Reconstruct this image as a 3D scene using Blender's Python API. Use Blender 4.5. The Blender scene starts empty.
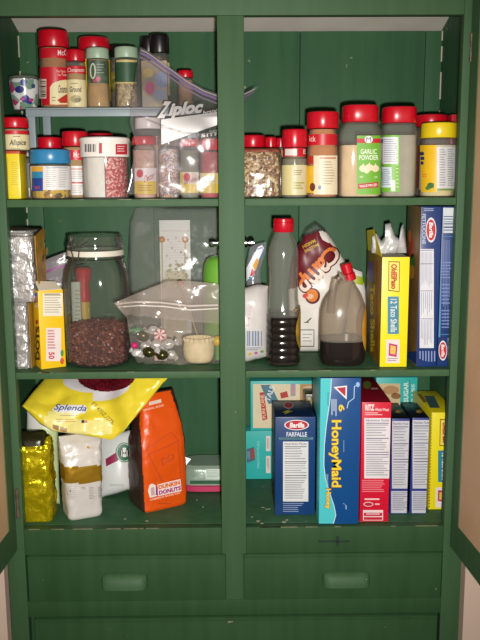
import bpy, bmesh, math, random
from mathutils import Vector, Matrix, noise
from mathutils.geometry import tessellate_polygon
random.seed(7)
SC = bpy.context.scene
COL = SC.collection
R = math.radians

# ------------------------------------------------------------------ camera (metres, eye 1.5 m above the floor)
FPX, EYE, DIST = 800.0, 1.5, 1.4342
CAM = Vector((-0.0004, -DIST, EYE))
PITCH, YAW, ROLL = 0.1698, 0.0097, -0.0053
fw = Vector((math.sin(YAW)*math.cos(PITCH), math.cos(YAW)*math.cos(PITCH), -math.sin(PITCH)))
rt = fw.cross(Vector((0, 0, 1))).normalized()
up = rt.cross(fw)
rt2 = rt*math.cos(ROLL) + up*math.sin(ROLL)
up2 = up*math.cos(ROLL) - rt*math.sin(ROLL)
cd = bpy.data.cameras.new('camera')
cam = bpy.data.objects.new('camera', cd); COL.objects.link(cam)
cd.sensor_fit = 'VERTICAL'; cd.sensor_height = 24; cd.lens = FPX/640*24
cd.clip_start = 0.01
cam.matrix_world = Matrix(((rt2.x, up2.x, -fw.x, CAM.x), (rt2.y, up2.y, -fw.y, CAM.y), (rt2.z, up2.z, -fw.z, CAM.z), (0, 0, 0, 1)))
SC.camera = cam

def ray(px, py):
    return fw + rt2*((px-240)/FPX) + up2*((320-py)/FPX)
def W(px, py, Y):
    """the point at depth Y (metres behind the cupboard front) seen at a place of the photograph"""
    r = ray(px, py)
    return CAM + r*((Y-CAM.y)/r.y)
def floorY(px, py, z):
    r = ray(px, py)
    return CAM.y + r.y*((z-CAM.z)/r.z)

# heights (measured)
ZT, CEIL = EYE+.2821, EYE+.309
S1T, S1B = EYE-.0275, EYE-.0411
S2T, S2B = EYE-.3414, EYE-.3544
ZB, DR1, DR2, DR3 = EYE-.6467, EYE-.6976, EYE-.795, EYE-.8272
XL, C1, C2, XR = -.3995, -.0233, .0230, .4005
OL, OR = -.4331, .4374
SIDE, DEPTH = .0401, .30
E0 = .0006                                  # what stands on a shelf stands this far above it

# ------------------------------------------------------------------ materials
def C(h, k=1.0):
    h = h.lstrip('#'); o = []
    for i in (0, 2, 4):
        c = int(h[i:i+2], 16)/255
        o.append(min(1, k*(c/12.92 if c <= .04045 else ((c+.055)/1.055)**2.4)))
    return (o[0], o[1], o[2], 1)
MATS = {}
def mat(name, col, rough=.5, metal=0, spec=.5, var=0, vscale=20, bump=0, bscale=60, col2=None, coat=0):
    if name in MATS: return MATS[name]
    m = bpy.data.materials.new(name); m.use_nodes = True; MATS[name] = m
    nt = m.node_tree; b = nt.nodes['Principled BSDF']
    c = C(col) if isinstance(col, str) else col
    b.inputs['Base Color'].default_value = c; b.inputs['Roughness'].default_value = rough
    b.inputs['Metallic'].default_value = metal; b.inputs['Specular IOR Level'].default_value = spec
    b.inputs['Coat Weight'].default_value = coat
    tc = nt.nodes.new('ShaderNodeTexCoord')
    if var or col2:
        n = nt.nodes.new('ShaderNodeTexNoise'); n.inputs['Scale'].default_value = vscale; n.inputs['Detail'].default_value = 5
        nt.links.new(tc.outputs['Object'], n.inputs['Vector'])
        cr = nt.nodes.new('ShaderNodeValToRGB')
        c2 = C(col2) if col2 else tuple(x*(1-var) for x in c[:3])+(1,)
        c1 = c if col2 else tuple(min(1, x*(1+var)) for x in c[:3])+(1,)
        cr.color_ramp.elements[0].color = c2; cr.color_ramp.elements[1].color = c1
        cr.color_ramp.elements[0].position = .35; cr.color_ramp.elements[1].position = .65
        nt.links.new(n.outputs['Fac'], cr.inputs['Fac']); nt.links.new(cr.outputs['Color'], b.inputs['Base Color'])
    if bump:
        n2 = nt.nodes.new('ShaderNodeTexNoise'); n2.inputs['Scale'].default_value = bscale; n2.inputs['Detail'].default_value = 4
        nt.links.new(tc.outputs['Object'], n2.inputs['Vector'])
        bp = nt.nodes.new('ShaderNodeBump'); bp.inputs['Strength'].default_value = bump; bp.inputs['Distance'].default_value = .003
        nt.links.new(n2.outputs['Fac'], bp.inputs['Height']); nt.links.new(bp.outputs['Normal'], b.inputs['Normal'])
    return m
def ink(h, rough=.45):
    return mat('ink '+h, h, rough, var=.04, vscale=40)
def clear(name, tint='#ffffff', haze=.06, rough=.12, gloss=1.0, hazecol='#e8e6e2', bump=0, bscale=40):
    """thin clear plastic or glass wall: see-through, a little milky, shiny at the edges"""
    if name in MATS: return MATS[name]
    m = bpy.data.materials.new(name); m.use_nodes = True; MATS[name] = m
    nt = m.node_tree; nt.nodes.clear()
    out = nt.nodes.new('ShaderNodeOutputMaterial')
    tr = nt.nodes.new('ShaderNodeBsdfTransparent'); tr.inputs['Color'].default_value = C(tint)
    df = nt.nodes.new('ShaderNodeBsdfDiffuse'); df.inputs['Color'].default_value = C(hazecol)
    gl = nt.nodes.new('ShaderNodeBsdfGlossy'); gl.inputs['Roughness'].default_value = rough
    lw = nt.nodes.new('ShaderNodeLayerWeight'); lw.inputs['Blend'].default_value = .22
    mu = nt.nodes.new('ShaderNodeMath'); mu.operation = 'MULTIPLY_ADD'; mu.use_clamp = True
    mu.inputs[1].default_value = .75*gloss; mu.inputs[2].default_value = .05*gloss
    nt.links.new(lw.outputs['Fresnel'], mu.inputs[0])
    m1 = nt.nodes.new('ShaderNodeMixShader'); m1.inputs[0].default_value = haze
    nt.links.new(tr.outputs[0], m1.inputs[1]); nt.links.new(df.outputs[0], m1.inputs[2])
    m2 = nt.nodes.new('ShaderNodeMixShader')
    nt.links.new(mu.outputs[0], m2.inputs[0]); nt.links.new(m1.outputs[0], m2.inputs[1]); nt.links.new(gl.outputs[0], m2.inputs[2])
    nt.links.new(m2.outputs[0], out.inputs['Surface'])
    if bump:
        tc = nt.nodes.new('ShaderNodeTexCoord'); n2 = nt.nodes.new('ShaderNodeTexNoise')
        n2.inputs['Scale'].default_value = bscale; n2.inputs['Detail'].default_value = 3
        nt.links.new(tc.outputs['Object'], n2.inputs['Vector'])
        bp = nt.nodes.new('ShaderNodeBump'); bp.inputs['Strength'].default_value = bump; bp.inputs['Distance'].default_value = .006
        nt.links.new(n2.outputs['Fac'], bp.inputs['Height'])
        for nd in (df, gl, lw): nt.links.new(bp.outputs['Normal'], nd.inputs['Normal'])
    return m
def paint(name, c1, c2, chip, chipth=.70):
    """old brushed paint: two close tones, faint vertical brush marks, sparse pale chips"""
    m = bpy.data.materials.new(name); m.use_nodes = True; MATS[name] = m
    nt = m.node_tree; b = nt.nodes['Principled BSDF']; L = nt.links.new
    tc = nt.nodes.new('ShaderNodeTexCoord')
    mp = nt.nodes.new('ShaderNodeMapping'); mp.inputs['Scale'].default_value = (30, 30, 3)
    L(tc.outputs['Object'], mp.inputs['Vector'])
    n = nt.nodes.new('ShaderNodeTexNoise'); n.inputs['Scale'].default_value = 1.5; n.inputs['Detail'].default_value = 6
    L(mp.outputs['Vector'], n.inputs['Vector'])
    cr = nt.nodes.new('ShaderNodeValToRGB')
    cr.color_ramp.elements[0].position = .3; cr.color_ramp.elements[1].position = .7
    cr.color_ramp.elements[0].color = C(c1); cr.color_ramp.elements[1].color = C(c2)
    L(n.outputs['Fac'], cr.inputs['Fac'])
    n3 = nt.nodes.new('ShaderNodeTexNoise'); n3.inputs['Scale'].default_value = 55; n3.inputs['Detail'].default_value = 3
    L(tc.outputs['Object'], n3.inputs['Vector'])
    cr2 = nt.nodes.new('ShaderNodeValToRGB')
    cr2.color_ramp.elements[0].position = chipth; cr2.color_ramp.elements[1].position = chipth+.02
    cr2.color_ramp.elements[0].color = (0, 0, 0, 1); cr2.color_ramp.elements[1].color = (1, 1, 1, 1)
    L(n3.outputs['Fac'], cr2.inputs['Fac'])
    mx = nt.nodes.new('ShaderNodeMix'); mx.data_type = 'RGBA'
    L(cr2.outputs['Color'], mx.inputs[0]); L(cr.outputs['Color'], mx.inputs[6]); mx.inputs[7].default_value = C(chip)
    L(mx.outputs[2], b.inputs['Base Color'])
    b.inputs['Roughness'].default_value = .55; b.inputs['Specular IOR Level'].default_value = .22
    bp = nt.nodes.new('ShaderNodeBump'); bp.inputs['Strength'].default_value = .12; bp.inputs['Distance'].default_value = .002
    L(n.outputs['Fac'], bp.inputs['Height']); L(bp.outputs['Normal'], b.inputs['Normal'])
    return m
def speckle(name, cols, scale=220, rough=.5, bump=.4):
    """grains: every grain (voronoi cell) takes one of several colours"""
    if name in MATS: return MATS[name]
    m = bpy.data.materials.new(name); m.use_nodes = True; MATS[name] = m
    nt = m.node_tree; b = nt.nodes['Principled BSDF']; L = nt.links.new
    tc = nt.nodes.new('ShaderNodeTexCoord'); v = nt.nodes.new('ShaderNodeTexVoronoi'); v.inputs['Scale'].default_value = scale
    L(tc.outputs['Object'], v.inputs['Vector'])
    sp = nt.nodes.new('ShaderNodeSeparateColor'); L(v.outputs['Color'], sp.inputs[0])
    cr = nt.nodes.new('ShaderNodeValToRGB'); cr.color_ramp.interpolation = 'CONSTANT'
    els = cr.color_ramp.elements
    while len(els) < len(cols): els.new(.5)
    for i, c in enumerate(cols): els[i].position = i/len(cols)
    for i, c in enumerate(cols): els[i].color = C(c)
    L(sp.outputs[0], cr.inputs['Fac']); L(cr.outputs['Color'], b.inputs['Base Color'])
    b.inputs['Roughness'].default_value = rough
    bp = nt.nodes.new('ShaderNodeBump'); bp.inputs['Strength'].default_value = bump; bp.inputs['Distance'].default_value = .002; bp.invert = True
    L(v.outputs['Distance'], bp.inputs['Height']); L(bp.outputs['Normal'], b.inputs['Normal'])
    return m

GREEN = paint('green cupboard paint', '#31573a', '#3a6140', '#8f8b6e', .735)
GREENF = paint('green frame paint', '#3b593a', '#426040', '#98967c', .745)
GREEND = paint('green drawer paint', '#2c4a2c', '#335231', '#8f876a', .745)
CEILM = mat('off-white ceiling paint', '#dbd1c5', .7, var=.05, vscale=12)
TAN = mat('tan hardboard', '#cba682', .6, var=.06, vscale=9)
WALLM = mat('pinkish beige wall', '#d6bca8', .7, var=.03, vscale=6)
FLOORM = mat('brown floor boards', '#7a5a40', .5, var=.15, vscale=8)
CREAMP = mat('old cream paint', '#b5ad98', .6, var=.1)
RED = mat('red plastic', '#c20d22', .28, spec=.5)
DRED = mat('dark red plastic', '#a50c1e', .3)
BLACKP = mat('black plastic', '#191416', .35)
MINT = mat('pale green plastic', '#9db499', .4)
WHITEP = mat('white plastic', '#e9e4dc', .35)
GLASS = clear('clear plastic bottle', '#f8f8f5', .10, .1, .55, '#d9d4cc')
JARG = clear('clear jar glass', '#f3f6f2', .03, .06, 1.0)
FILM = clear('clear bag film', '#f6f6f6', .05, .14, .5, bump=.35, bscale=22)
FILMH = clear('hazy bag film', '#f7f5f7', .06, .12, .32, '#e0dad9', bump=.18, bscale=18)
MILKY = clear('milky translucent plastic', '#ece6dc', .24, .2, .5, '#c2b6a8')
CHROME = mat('chrome', '#d8d8d8', .15, metal=1)
SILVERF = mat('silver foil', '#c4c0bd', .3, metal=.55, bump=1, bscale=75)
GOLDF = mat('gold foil', '#d3bf12', .24, metal=.65, bump=1, bscale=70)

# ------------------------------------------------------------------ mesh building
class MB:
    def __init__(s): s.v = []; s.f = []; s.m = []; s.mats = []
    def mi(s, m):
        if m not in s.mats: s.mats.append(m)
        return s.mats.index(m)
    def add(s, vs, fs, m):
        b = len(s.v); s.v.extend(Vector(p) for p in vs)
        many = isinstance(m, list)
        for i, f in enumerate(fs):
            s.f.append(tuple(b+k for k in f)); s.m.append(s.mi(m[i] if many else m))
        return s
    def box(s, x0, x1, y0, y1, z0, z1, m, bev=0, rot=0, seg=2):
        bm = bmesh.new(); bmesh.ops.create_cube(bm, size=1)
        bmesh.ops.scale(bm, vec=(x1-x0, y1-y0, z1-z0), verts=bm.verts)
        if bev: bmesh.ops.bevel(bm, geom=bm.edges, offset=bev, segments=seg, profile=.6, affect='EDGES')
        if rot: bmesh.ops.rotate(bm, cent=(0, 0, 0), matrix=Matrix.Rotation(rot, 3, 'Z'), verts=bm.verts)
        bmesh.ops.translate(bm, vec=((x0+x1)/2, (y0+y1)/2, (z0+z1)/2), verts=bm.verts)
        bm.verts.index_update()
        s.add([v.co.copy() for v in bm.verts], [[v.index for v in f.verts] for f in bm.faces], m); bm.free(); return s
    def tube(s, pts, r, m, n=10, cap=True):
        pts = [Vector(p) for p in pts]; vs = []; fs = []
        rr = r if isinstance(r, (list, tuple)) else [r]*len(pts)
        for i, p in enumerate(pts):
            t = (pts[min(i+1, len(pts)-1)]-pts[max(i-1, 0)]).normalized()
            a = t.cross(Vector((0, 0, 1)) if abs(t.z) < .9 else Vector((1, 0, 0))).normalized(); b = t.cross(a)
            for k in range(n):
                th = 2*math.pi*k/n; vs.append(p+(a*math.cos(th)+b*math.sin(th))*rr[i])
        for i in range(len(pts)-1):
            for k in range(n): fs.append((i*n+k, i*n+(k+1) % n, (i+1)*n+(k+1) % n, (i+1)*n+k))
        if cap: fs += [tuple(range(n))[::-1], tuple((len(pts)-1)*n+k for k in range(n))]
        return s.add(vs, fs, m)
    def ball(s, c, r, m, sc=(1, 1, 1), sub=2, nz=0, seed=0):
        bm = bmesh.new(); bmesh.ops.create_icosphere(bm, subdivisions=sub, radius=1)
        c = Vector(c); vs = []
        for v in bm.verts:
            k = 1 + (nz*noise.noise(v.co*2.3+Vector((seed*3.1, seed*1.7, seed))) if nz else 0)
            vs.append(c+Vector((v.co.x*sc[0], v.co.y*sc[1], v.co.z*sc[2]))*r*k)
        bm.verts.index_update()
        s.add(vs, [[v.index for v in f.verts] for f in bm.faces], m); bm.free(); return s

def link(name, mb, parent=None, label=None, ang=38):
    me = bpy.data.meshes.new(name)
    off = parent_loc(parent)
    me.from_pydata([tuple(p-off) for p in mb.v], [], mb.f)
    for m in mb.mats: me.materials.append(m)
    me.polygons.foreach_set('material_index', mb.m)
    me.shade_smooth(); me.set_sharp_from_angle(angle=R(ang)); me.update()
    o = bpy.data.objects.new(name, me); COL.objects.link(o)
    if parent: o.parent = parent
    if label: o['label'] = label
    return o
def parent_loc(p):
    v = Vector((0, 0, 0))
    while p is not None: v += p.location; p = p.parent
    return v
def tag(o, label, cat, group=None, kind=None):
    o['label'] = label; o['category'] = cat
    if group: o['group'] = group
    if kind: o['kind'] = kind
    return o
def thing(name, label, cat, loc, group=None):
    o = bpy.data.objects.new(name, None); COL.objects.link(o); o.empty_display_size = .02
    o.location = loc; return tag(o, label, cat, group)
def single(name, mb, label, cat, loc, group=None, kind=None):
    """a thing that is one mesh; its origin at its base"""
    o = link(name, mb); loc = Vector(loc)
    o.data.transform(Matrix.Translation(-loc)); o.location = loc
    return tag(o, label, cat, group, kind)
def struct(name, mb):
    o = link(name, mb); o['kind'] = 'structure'; return o

# ------------------------------------------------------------------ round and square-ish bodies: stacked sections
class Loft:
    """secs: (z, a, b, n) or (z, a, b, n, dx, dy); n = 2 round, higher squarer. cx, cy, z in metres"""
    def __init__(s, cx, cy, secs, nt=44, disp=None, sub=1, rot=0):
        s.cx, s.cy, s.nt, s.disp, s.rot = cx, cy, nt, disp, rot
        s.secs = [tuple(q)+(0, 0)[:6-len(q)] if len(q) < 6 else tuple(q) for q in secs]
        if sub > 1:
            o = []
            for p, q in zip(s.secs, s.secs[1:]):
                for k in range(sub): o.append(tuple(p[i]+(q[i]-p[i])*k/sub for i in range(6)))
            s.secs = o+[s.secs[-1]]
    def pt(s, sec, th):
        z, a, b, n, dx, dy = sec
        c, q = math.cos(th), math.sin(th)
        x = a*math.copysign(abs(c)**(2/n), c); y = b*math.copysign(abs(q)**(2/n), q)
        if s.disp:
            k = s.disp(x, y, z, th); l = math.hypot(c, q); x += c/l*k; y += q/l*k
        if s.rot: x, y = x*math.cos(s.rot)-y*math.sin(s.rot), x*math.sin(s.rot)+y*math.cos(s.rot)
        return Vector((s.cx+dx+x, s.cy+dy+y, z))
    def mesh(s, mb, m, top=True, bot=True, fn=None):
        n = s.nt; vs = []; fs = []; ms = []
        for sec in s.secs:
            for k in range(n): vs.append(s.pt(sec, 2*math.pi*k/n))
        for i in range(len(s.secs)-1):
            for k in range(n):
                f = (i*n+k, i*n+(k+1) % n, (i+1)*n+(k+1) % n, (i+1)*n+k); fs.append(f)
                ms.append(fn(sum((vs[j] for j in f), Vector())/4) if fn else m)
        if bot: fs.append(tuple(range(n))[::-1]); ms.append(m)
        if top: fs.append(tuple((len(s.secs)-1)*n+k for k in range(n))); ms.append(m)
        return mb.add(vs, fs, ms)
    def at(s, z):
        q = s.secs
        if z <= q[0][0]: return q[0]
        for p, r in zip(q, q[1:]):
            if p[0] <= z <= r[0] and r[0] > p[0]:
                t = (z-p[0])/(r[0]-p[0]); return tuple(p[i]+(r[i]-p[i])*t for i in range(6))
        return q[-1]
    def front(s, x, z, off=0):
        """front point of the body at world x and height z"""
        _, a, b, n, dx, dy = s.at(z)
        if s.rot or s.disp:                                   # walk the front arc
            best = None; near = None; P = [s.pt((z, a, b, n, dx, dy), 2*math.pi*k/160) for k in range(161)]
            for p, q in zip(P, P[1:]):
                if near is None or abs(p.x-x) < abs(near.x-x): near = p
                if (p.x-x)*(q.x-x) <= 0 and p.x != q.x:
                    y = p.y+(q.y-p.y)*(x-p.x)/(q.x-p.x)
                    if best is None or y < best: best = y
            if best is None: return Vector((near.x, near.y-off, z))
            return Vector((x, best-off, z))
        t = min(1, abs((x-s.cx-dx)/a))
        y = s.cy+dy-b*max(0, 1-t**n)**(1/n)
        d = Vector((x-s.cx-dx, y-s.cy-dy)); d = d/max(d.length, 1e-6)
        return Vector((x+d.x*off, y+d.y*off, z))
    def px(s, px, py, off=.0004):
        Y = s.cy-s.at(EYE)[2]
        for _ in range(5):
            p = W(px, py, Y); q = s.front(p.x, p.z, off); Y = q.y
        return q

# ------------------------------------------------------------------ bags and sheets: an outline with its own depth, swell and creases
def poly_at(pl, t):
    d = [math.dist(a, b) for a, b in zip(pl, pl[1:])]; L = sum(d); t = max(0, min(1, t))*L
    for (a, b), l in zip(zip(pl, pl[1:]), d):
        if t <= l+1e-9: k = t/l if l else 0; return (a[0]+(b[0]-a[0])*k, a[1]+(b[1]-a[1])*k)
        t -= l
    return pl[-1]
class Bag:
    def __init__(s, top, bot, left, right, Y, T, crease=.004, cs=.06, seed=0, ex=.5, nu=44, nv=44, zmin=None, flat=0):
        s.top, s.bot, s.left, s.right = top, bot, left, right
        s.Y = Y if callable(Y) else (lambda u, v: Y); s.T = T if callable(T) else (lambda u, v: T)
        s.cr, s.cs, s.seed, s.ex, s.nu, s.nv, s.zmin, s.flat = crease, cs, seed, ex, nu, nv, zmin, flat
    def uv(s, u, v):
        t, b, l, r = poly_at(s.top, u), poly_at(s.bot, u), poly_at(s.left, v), poly_at(s.right, v)
        c00, c10, c01, c11 = s.top[0], s.top[-1], s.bot[0], s.bot[-1]
        return tuple((1-v)*t[i]+v*b[i]+(1-u)*l[i]+u*r[i]-((1-u)*(1-v)*c00[i]+u*(1-v)*c10[i]+(1-u)*v*c01[i]+u*v*c11[i]) for i in (0, 1))
    def half(s, u, v):
        e = max(0, 4*u*(1-u))*max(0, 4*v*(1-v)) if not s.flat else max(0, 4*u*(1-u))*max(0, 1-(1-min(1, v*s.flat))**2)*(1 if v < 1 else 0)
        return s.T(u, v)*.5*e**s.ex
    def crinkle(s, p, side):
        if not s.cr: return 0
        q = Vector((p[0]/240/s.cs*.5, p[1]/240/s.cs*.5, s.seed*7.3+side*3.7))
        a = noise.noise(q)+.6*noise.noise(q*2.1)
        return s.cr*(1.2*a + .8*(.35-abs(noise.noise(q*.8+Vector((9, 4, 2))))))
    def P(s, u, v, side, off=0):
        p = s.uv(u, v); h = s.half(u, v); e = min(1, 12*min(u, 1-u, v, 1-v))
        Y = s.Y(u, v)+side*(h+off)+s.crinkle(p, side)*(.35+.65*e if side < 0 else .35+.65*e)*(1 if e else 0)
        w = W(p[0], p[1], Y)
        if s.zmin is not None: w.z = max(w.z, s.zmin)
        return w
    def mesh(s, mb, m, fn=None):
        nu, nv = s.nu, s.nv; idx = {}; vs = []; fs = []; ms = []
        for side in (-1, 1):
            for j in range(nv+1):
                for i in range(nu+1):
                    edge = i in (0, nu) or j in (0, nv)
                    if side == 1 and edge: idx[(1, i, j)] = idx[(-1, i, j)]; continue
                    idx[(side, i, j)] = len(vs); vs.append(s.P(i/nu, j/nv, side))
            for j in range(nv):
                for i in range(nu):
                    f = [idx[(side, i, j)], idx[(side, i+1, j)], idx[(side, i+1, j+1)], idx[(side, i, j+1)]]
                    fs.append(tuple(f[::-1] if side < 0 else f))
                    p = s.uv((i+.5)/nu, (j+.5)/nv)
                    ms.append(fn(p[0], p[1], side) if fn else m)
        return mb.add(vs, fs, ms)
    def px(s, px, py, off=.0006):
        u = v = .5
        for _ in range(12):
            p = s.uv(u, v); h = 1e-3; pu = s.uv(u+h, v); pv = s.uv(u, v+h)
            a, b, c, d = (pu[0]-p[0])/h, (pv[0]-p[0])/h, (pu[1]-p[1])/h, (pv[1]-p[1])/h
            det = a*d-b*c
            if abs(det) < 1e-6: break
            ex, ey = px-p[0], py-p[1]
            u = max(.004, min(.996, u+(ex*d-b*ey)/det)); v = max(.004, min(.996, v+(a*ey-c*ex)/det))
        return s.P(u, v, -1, off)

# ------------------------------------------------------------------ printing laid on a surface
GLY = {}
def glyphs(txt, bold, shear):
    k = (txt, bold, shear)
    if k in GLY: return GLY[k]
    cu = bpy.data.curves.new('t', 'FONT'); cu.body = txt; cu.size = 1; cu.offset = bold; cu.shear = shear; cu.resolution_u = 3
    o = bpy.data.objects.new('t', cu); COL.objects.link(o)
    me = bpy.data.meshes.new_from_object(o.evaluated_get(bpy.context.evaluated_depsgraph_get()))
    vs = [(v.co.x, v.co.y) for v in me.vertices]; fs = [tuple(p.vertices) for p in me.polygons]
    bpy.data.objects.remove(o); bpy.data.curves.remove(cu); bpy.data.meshes.remove(me)
    x0, x1 = min(v[0] for v in vs), max(v[0] for v in vs); y0, y1 = min(v[1] for v in vs), max(v[1] for v in vs)
    GLY[k] = ([((x-x0)/(x1-x0), (y-y0)/(y1-y0)) for x, y in vs], fs); return GLY[k]
def clip(poly, ax, val, keep_ge):
    out = []
    for p, q in zip(poly, poly[1:]+poly[:1]):
        a, b = p[ax]-val, q[ax]-val
        if not keep_ge: a, b = -a, -b
        if a >= 0: out.append(p)
        if (a > 0 and b < 0) or (a < 0 and b > 0):
            t = a/(a-b); out.append((p[0]+(q[0]-p[0])*t, p[1]+(q[1]-p[1])*t))
    return out
def inside(p, poly):
    c = False
    for (x0, y0), (x1, y1) in zip(poly, poly[1:]+poly[:1]):
        if (y0 > p[1]) != (y1 > p[1]) and p[0] < x0+(p[1]-y0)/(y1-y0)*(x1-x0): c = not c
    return c
class Print:
    def __init__(s, f, step=.0003, grid=1): s.f, s.mb, s.st, s.g = f, MB(), step, grid
    def o(s, layer): return s.st*(1+layer)
    def rect(s, x0, y0, x1, y1, m, layer=0, nu=None, nv=None):
        if isinstance(m, str): m = ink(m)
        nu, nv = nu or s.g, nv or s.g
        vs = [s.f(x0+(x1-x0)*i/nu, y0+(y1-y0)*j/nv, s.o(layer)) for j in range(nv+1) for i in range(nu+1)]
        fs = [(j*(nu+1)+i, (j+1)*(nu+1)+i, (j+1)*(nu+1)+i+1, j*(nu+1)+i+1) for j in range(nv) for i in range(nu)]
        s.mb.add(vs, fs, m); return s
    def quad(s, a, b, c, d, m, layer=0, n=None):
        """corners top-left, top-right, bottom-right, bottom-left"""
        if isinstance(m, str): m = ink(m)
        n = n or s.g; vs = []
        for j in range(n+1):
            for i in range(n+1):
                u, v = i/n, j/n
                vs.append(s.f(*[(1-v)*((1-u)*a[k]+u*b[k])+v*((1-u)*d[k]+u*c[k]) for k in (0, 1)], s.o(layer)))
        fs = [(j*(n+1)+i, (j+1)*(n+1)+i, (j+1)*(n+1)+i+1, j*(n+1)+i+1) for j in range(n) for i in range(n)]
        s.mb.add(vs, fs, m); return s
    def poly(s, pts, m, layer=0):
        if isinstance(m, str): m = ink(m)
        tri = tessellate_polygon([[Vector((p[0], p[1], 0)) for p in pts]])
        for t in tri: s.piece([(pts[k][0], pts[k][1]) for k in t], m, layer)
        return s
    def piece(s, pg, m, layer):
        """one flat polygon, cut into small cells when the surface under it is curved"""
        if s.g <= 1:
            s.mb.add([s.f(p[0], p[1], s.o(layer)) for p in pg], [tuple(range(len(pg)))], m); return
        c = 2.0; x0, x1 = min(p[0] for p in pg), max(p[0] for p in pg); y0, y1 = min(p[1] for p in pg), max(p[1] for p in pg)
        for i in range(int(x0//c), int(x1//c)+1):
            a = clip(clip(pg, 0, i*c, True), 0, (i+1)*c, False)
            if len(a) < 3: continue
            for j in range(int(y0//c), int(y1//c)+1):
                b = clip(clip(a, 1, j*c, True), 1, (j+1)*c, False)
                if len(b) > 2: s.mb.add([s.f(p[0], p[1], s.o(layer)) for p in b], [tuple(range(len(b)))], m)
    def duo(s, txt, bl, br, tl, m1, m2, layer=2, bold=.01, split=.5):
        """letters whose lower part has one colour and whose upper part another"""
        vs, fs = glyphs(txt, bold, 0)
        X = lambda u, v: (bl[0]+(br[0]-bl[0])*u+(tl[0]-bl[0])*v, bl[1]+(br[1]-bl[1])*u+(tl[1]-bl[1])*v)
        for f in fs:
            for ge, m in ((False, m1), (True, m2)):
                q = clip([vs[k] for k in f], 1, split, ge)
                if len(q) > 2: s.piece([X(*p) for p in q], ink(m) if isinstance(m, str) else m, layer)
        return s
    def oval(s, cx, cy, rx, ry, m, layer=0, n=28, rot=0):
        if isinstance(m, str): m = ink(m)
        vs = [s.f(cx, cy, s.o(layer))]
        for q in (.5, 1):
            for k in range(n):
                x, y = rx*q*math.cos(2*math.pi*k/n), ry*q*math.sin(2*math.pi*k/n)
                vs.append(s.f(cx+x*math.cos(rot)-y*math.sin(rot), cy+x*math.sin(rot)+y*math.cos(rot), s.o(layer)))
        fs = [(0, 1+(k+1) % n, 1+k) for k in range(n)]+[(1+k, 1+(k+1) % n, 1+n+(k+1) % n, 1+n+k) for k in range(n)]
        s.mb.add(vs, fs, m); return s
    def aff(s, txt, bl, br, tl, m, layer=2, bold=.01, shear=0):
        """text whose bottom-left, bottom-right and top-left corners stand at these places"""
        if isinstance(m, str): m = ink(m)
        vs, fs = glyphs(txt, bold, shear)
        X = lambda u, v: (bl[0]+(br[0]-bl[0])*u+(tl[0]-bl[0])*v, bl[1]+(br[1]-bl[1])*u+(tl[1]-bl[1])*v)
        if s.g > 1:
            for f in fs: s.piece([X(*vs[k]) for k in f], m, layer)
        else: s.mb.add([s.f(*X(u, v), s.o(layer)) for u, v in vs], fs, m)
        return s
    def text(s, txt, x0, y0, x1, y1, m, layer=2, rot=0, bold=.01, shear=0):
        if rot == 0: return s.aff(txt, (x0, y1), (x1, y1), (x0, y0), m, layer, bold, shear)
        if rot == -90: return s.aff(txt, (x0, y0), (x0, y1), (x1, y0), m, layer, bold, shear)     # reads downwards
        return s.aff(txt, (x1, y1), (x1, y0), (x0, y1), m, layer, bold, shear)                    # reads upwards
    def lines(s, x0, y0, x1, y1, n, m, layer=2, fill=.45, vert=False, rag=.3):
        """rows of print too small to read"""
        rnd = random.Random(int(x0*7+y0*13+n))
        for i in range(n):
            k = 1-rag*rnd.random()
            if vert:
                a = x0+(x1-x0)*i/n; s.rect(a, y0, a+(x1-x0)/n*fill, y0+(y1-y0)*k, m, layer)
            else:
                a = y0+(y1-y0)*i/n; s.rect(x0, a, x0+(x1-x0)*k, a+(y1-y0)/n*fill, m, layer)
        return s
    def bars(s, x0, y0, x1, y1, m, layer=2, vert=True, n=14):
        """a bar code"""
        rnd = random.Random(int(x0*11+y0*5)); t = 0
        while t < 1:
            w = rnd.choice((.5, 1, 1.6))/n/1.6
            if vert: s.rect(x0+(x1-x0)*t, y0, x0+(x1-x0)*min(1, t+w), y1, m, layer)
            else: s.rect(x0, y0+(y1-y0)*t, x1, y0+(y1-y0)*min(1, t+w), m, layer)
            t += w+rnd.choice((.4, .8, 1.2))/n/1.2
        return s
    def facts(s, x0, y0, x1, y1, layer=0, dark='#4b4c60', paper='#d9d8d6', head=True):
        """a nutrition table: white paper, heading, rules and rows"""
        s.rect(x0, y0, x1, y1, paper, layer)
        w, h = x1-x0, y1-y0; a, b = x0+w*.07, x1-w*.07
        if head: s.text('Nutrition Facts', a, y0+h*.02, b, y0+h*.055, dark, layer+1)
        for t in (.08, .33, .56, .60): s.rect(a, y0+h*t, b, y0+h*(t+.012), dark, layer+1)
        s.lines(a, y0+h*.11, b, y0+h*.32, 5, '#8d8e98', layer+1, .3)
        s.lines(a, y0+h*.36, b, y0+h*.55, 5, '#8d8e98', layer+1, .3)
        s.lines(a, y0+h*.64, b, y0+h*.97, 9, '#9b9ca4', layer+1, .4)
        return s
    def to(s, name, parent, label=None):
        return link(name, s.mb, parent, label, 89)

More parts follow.
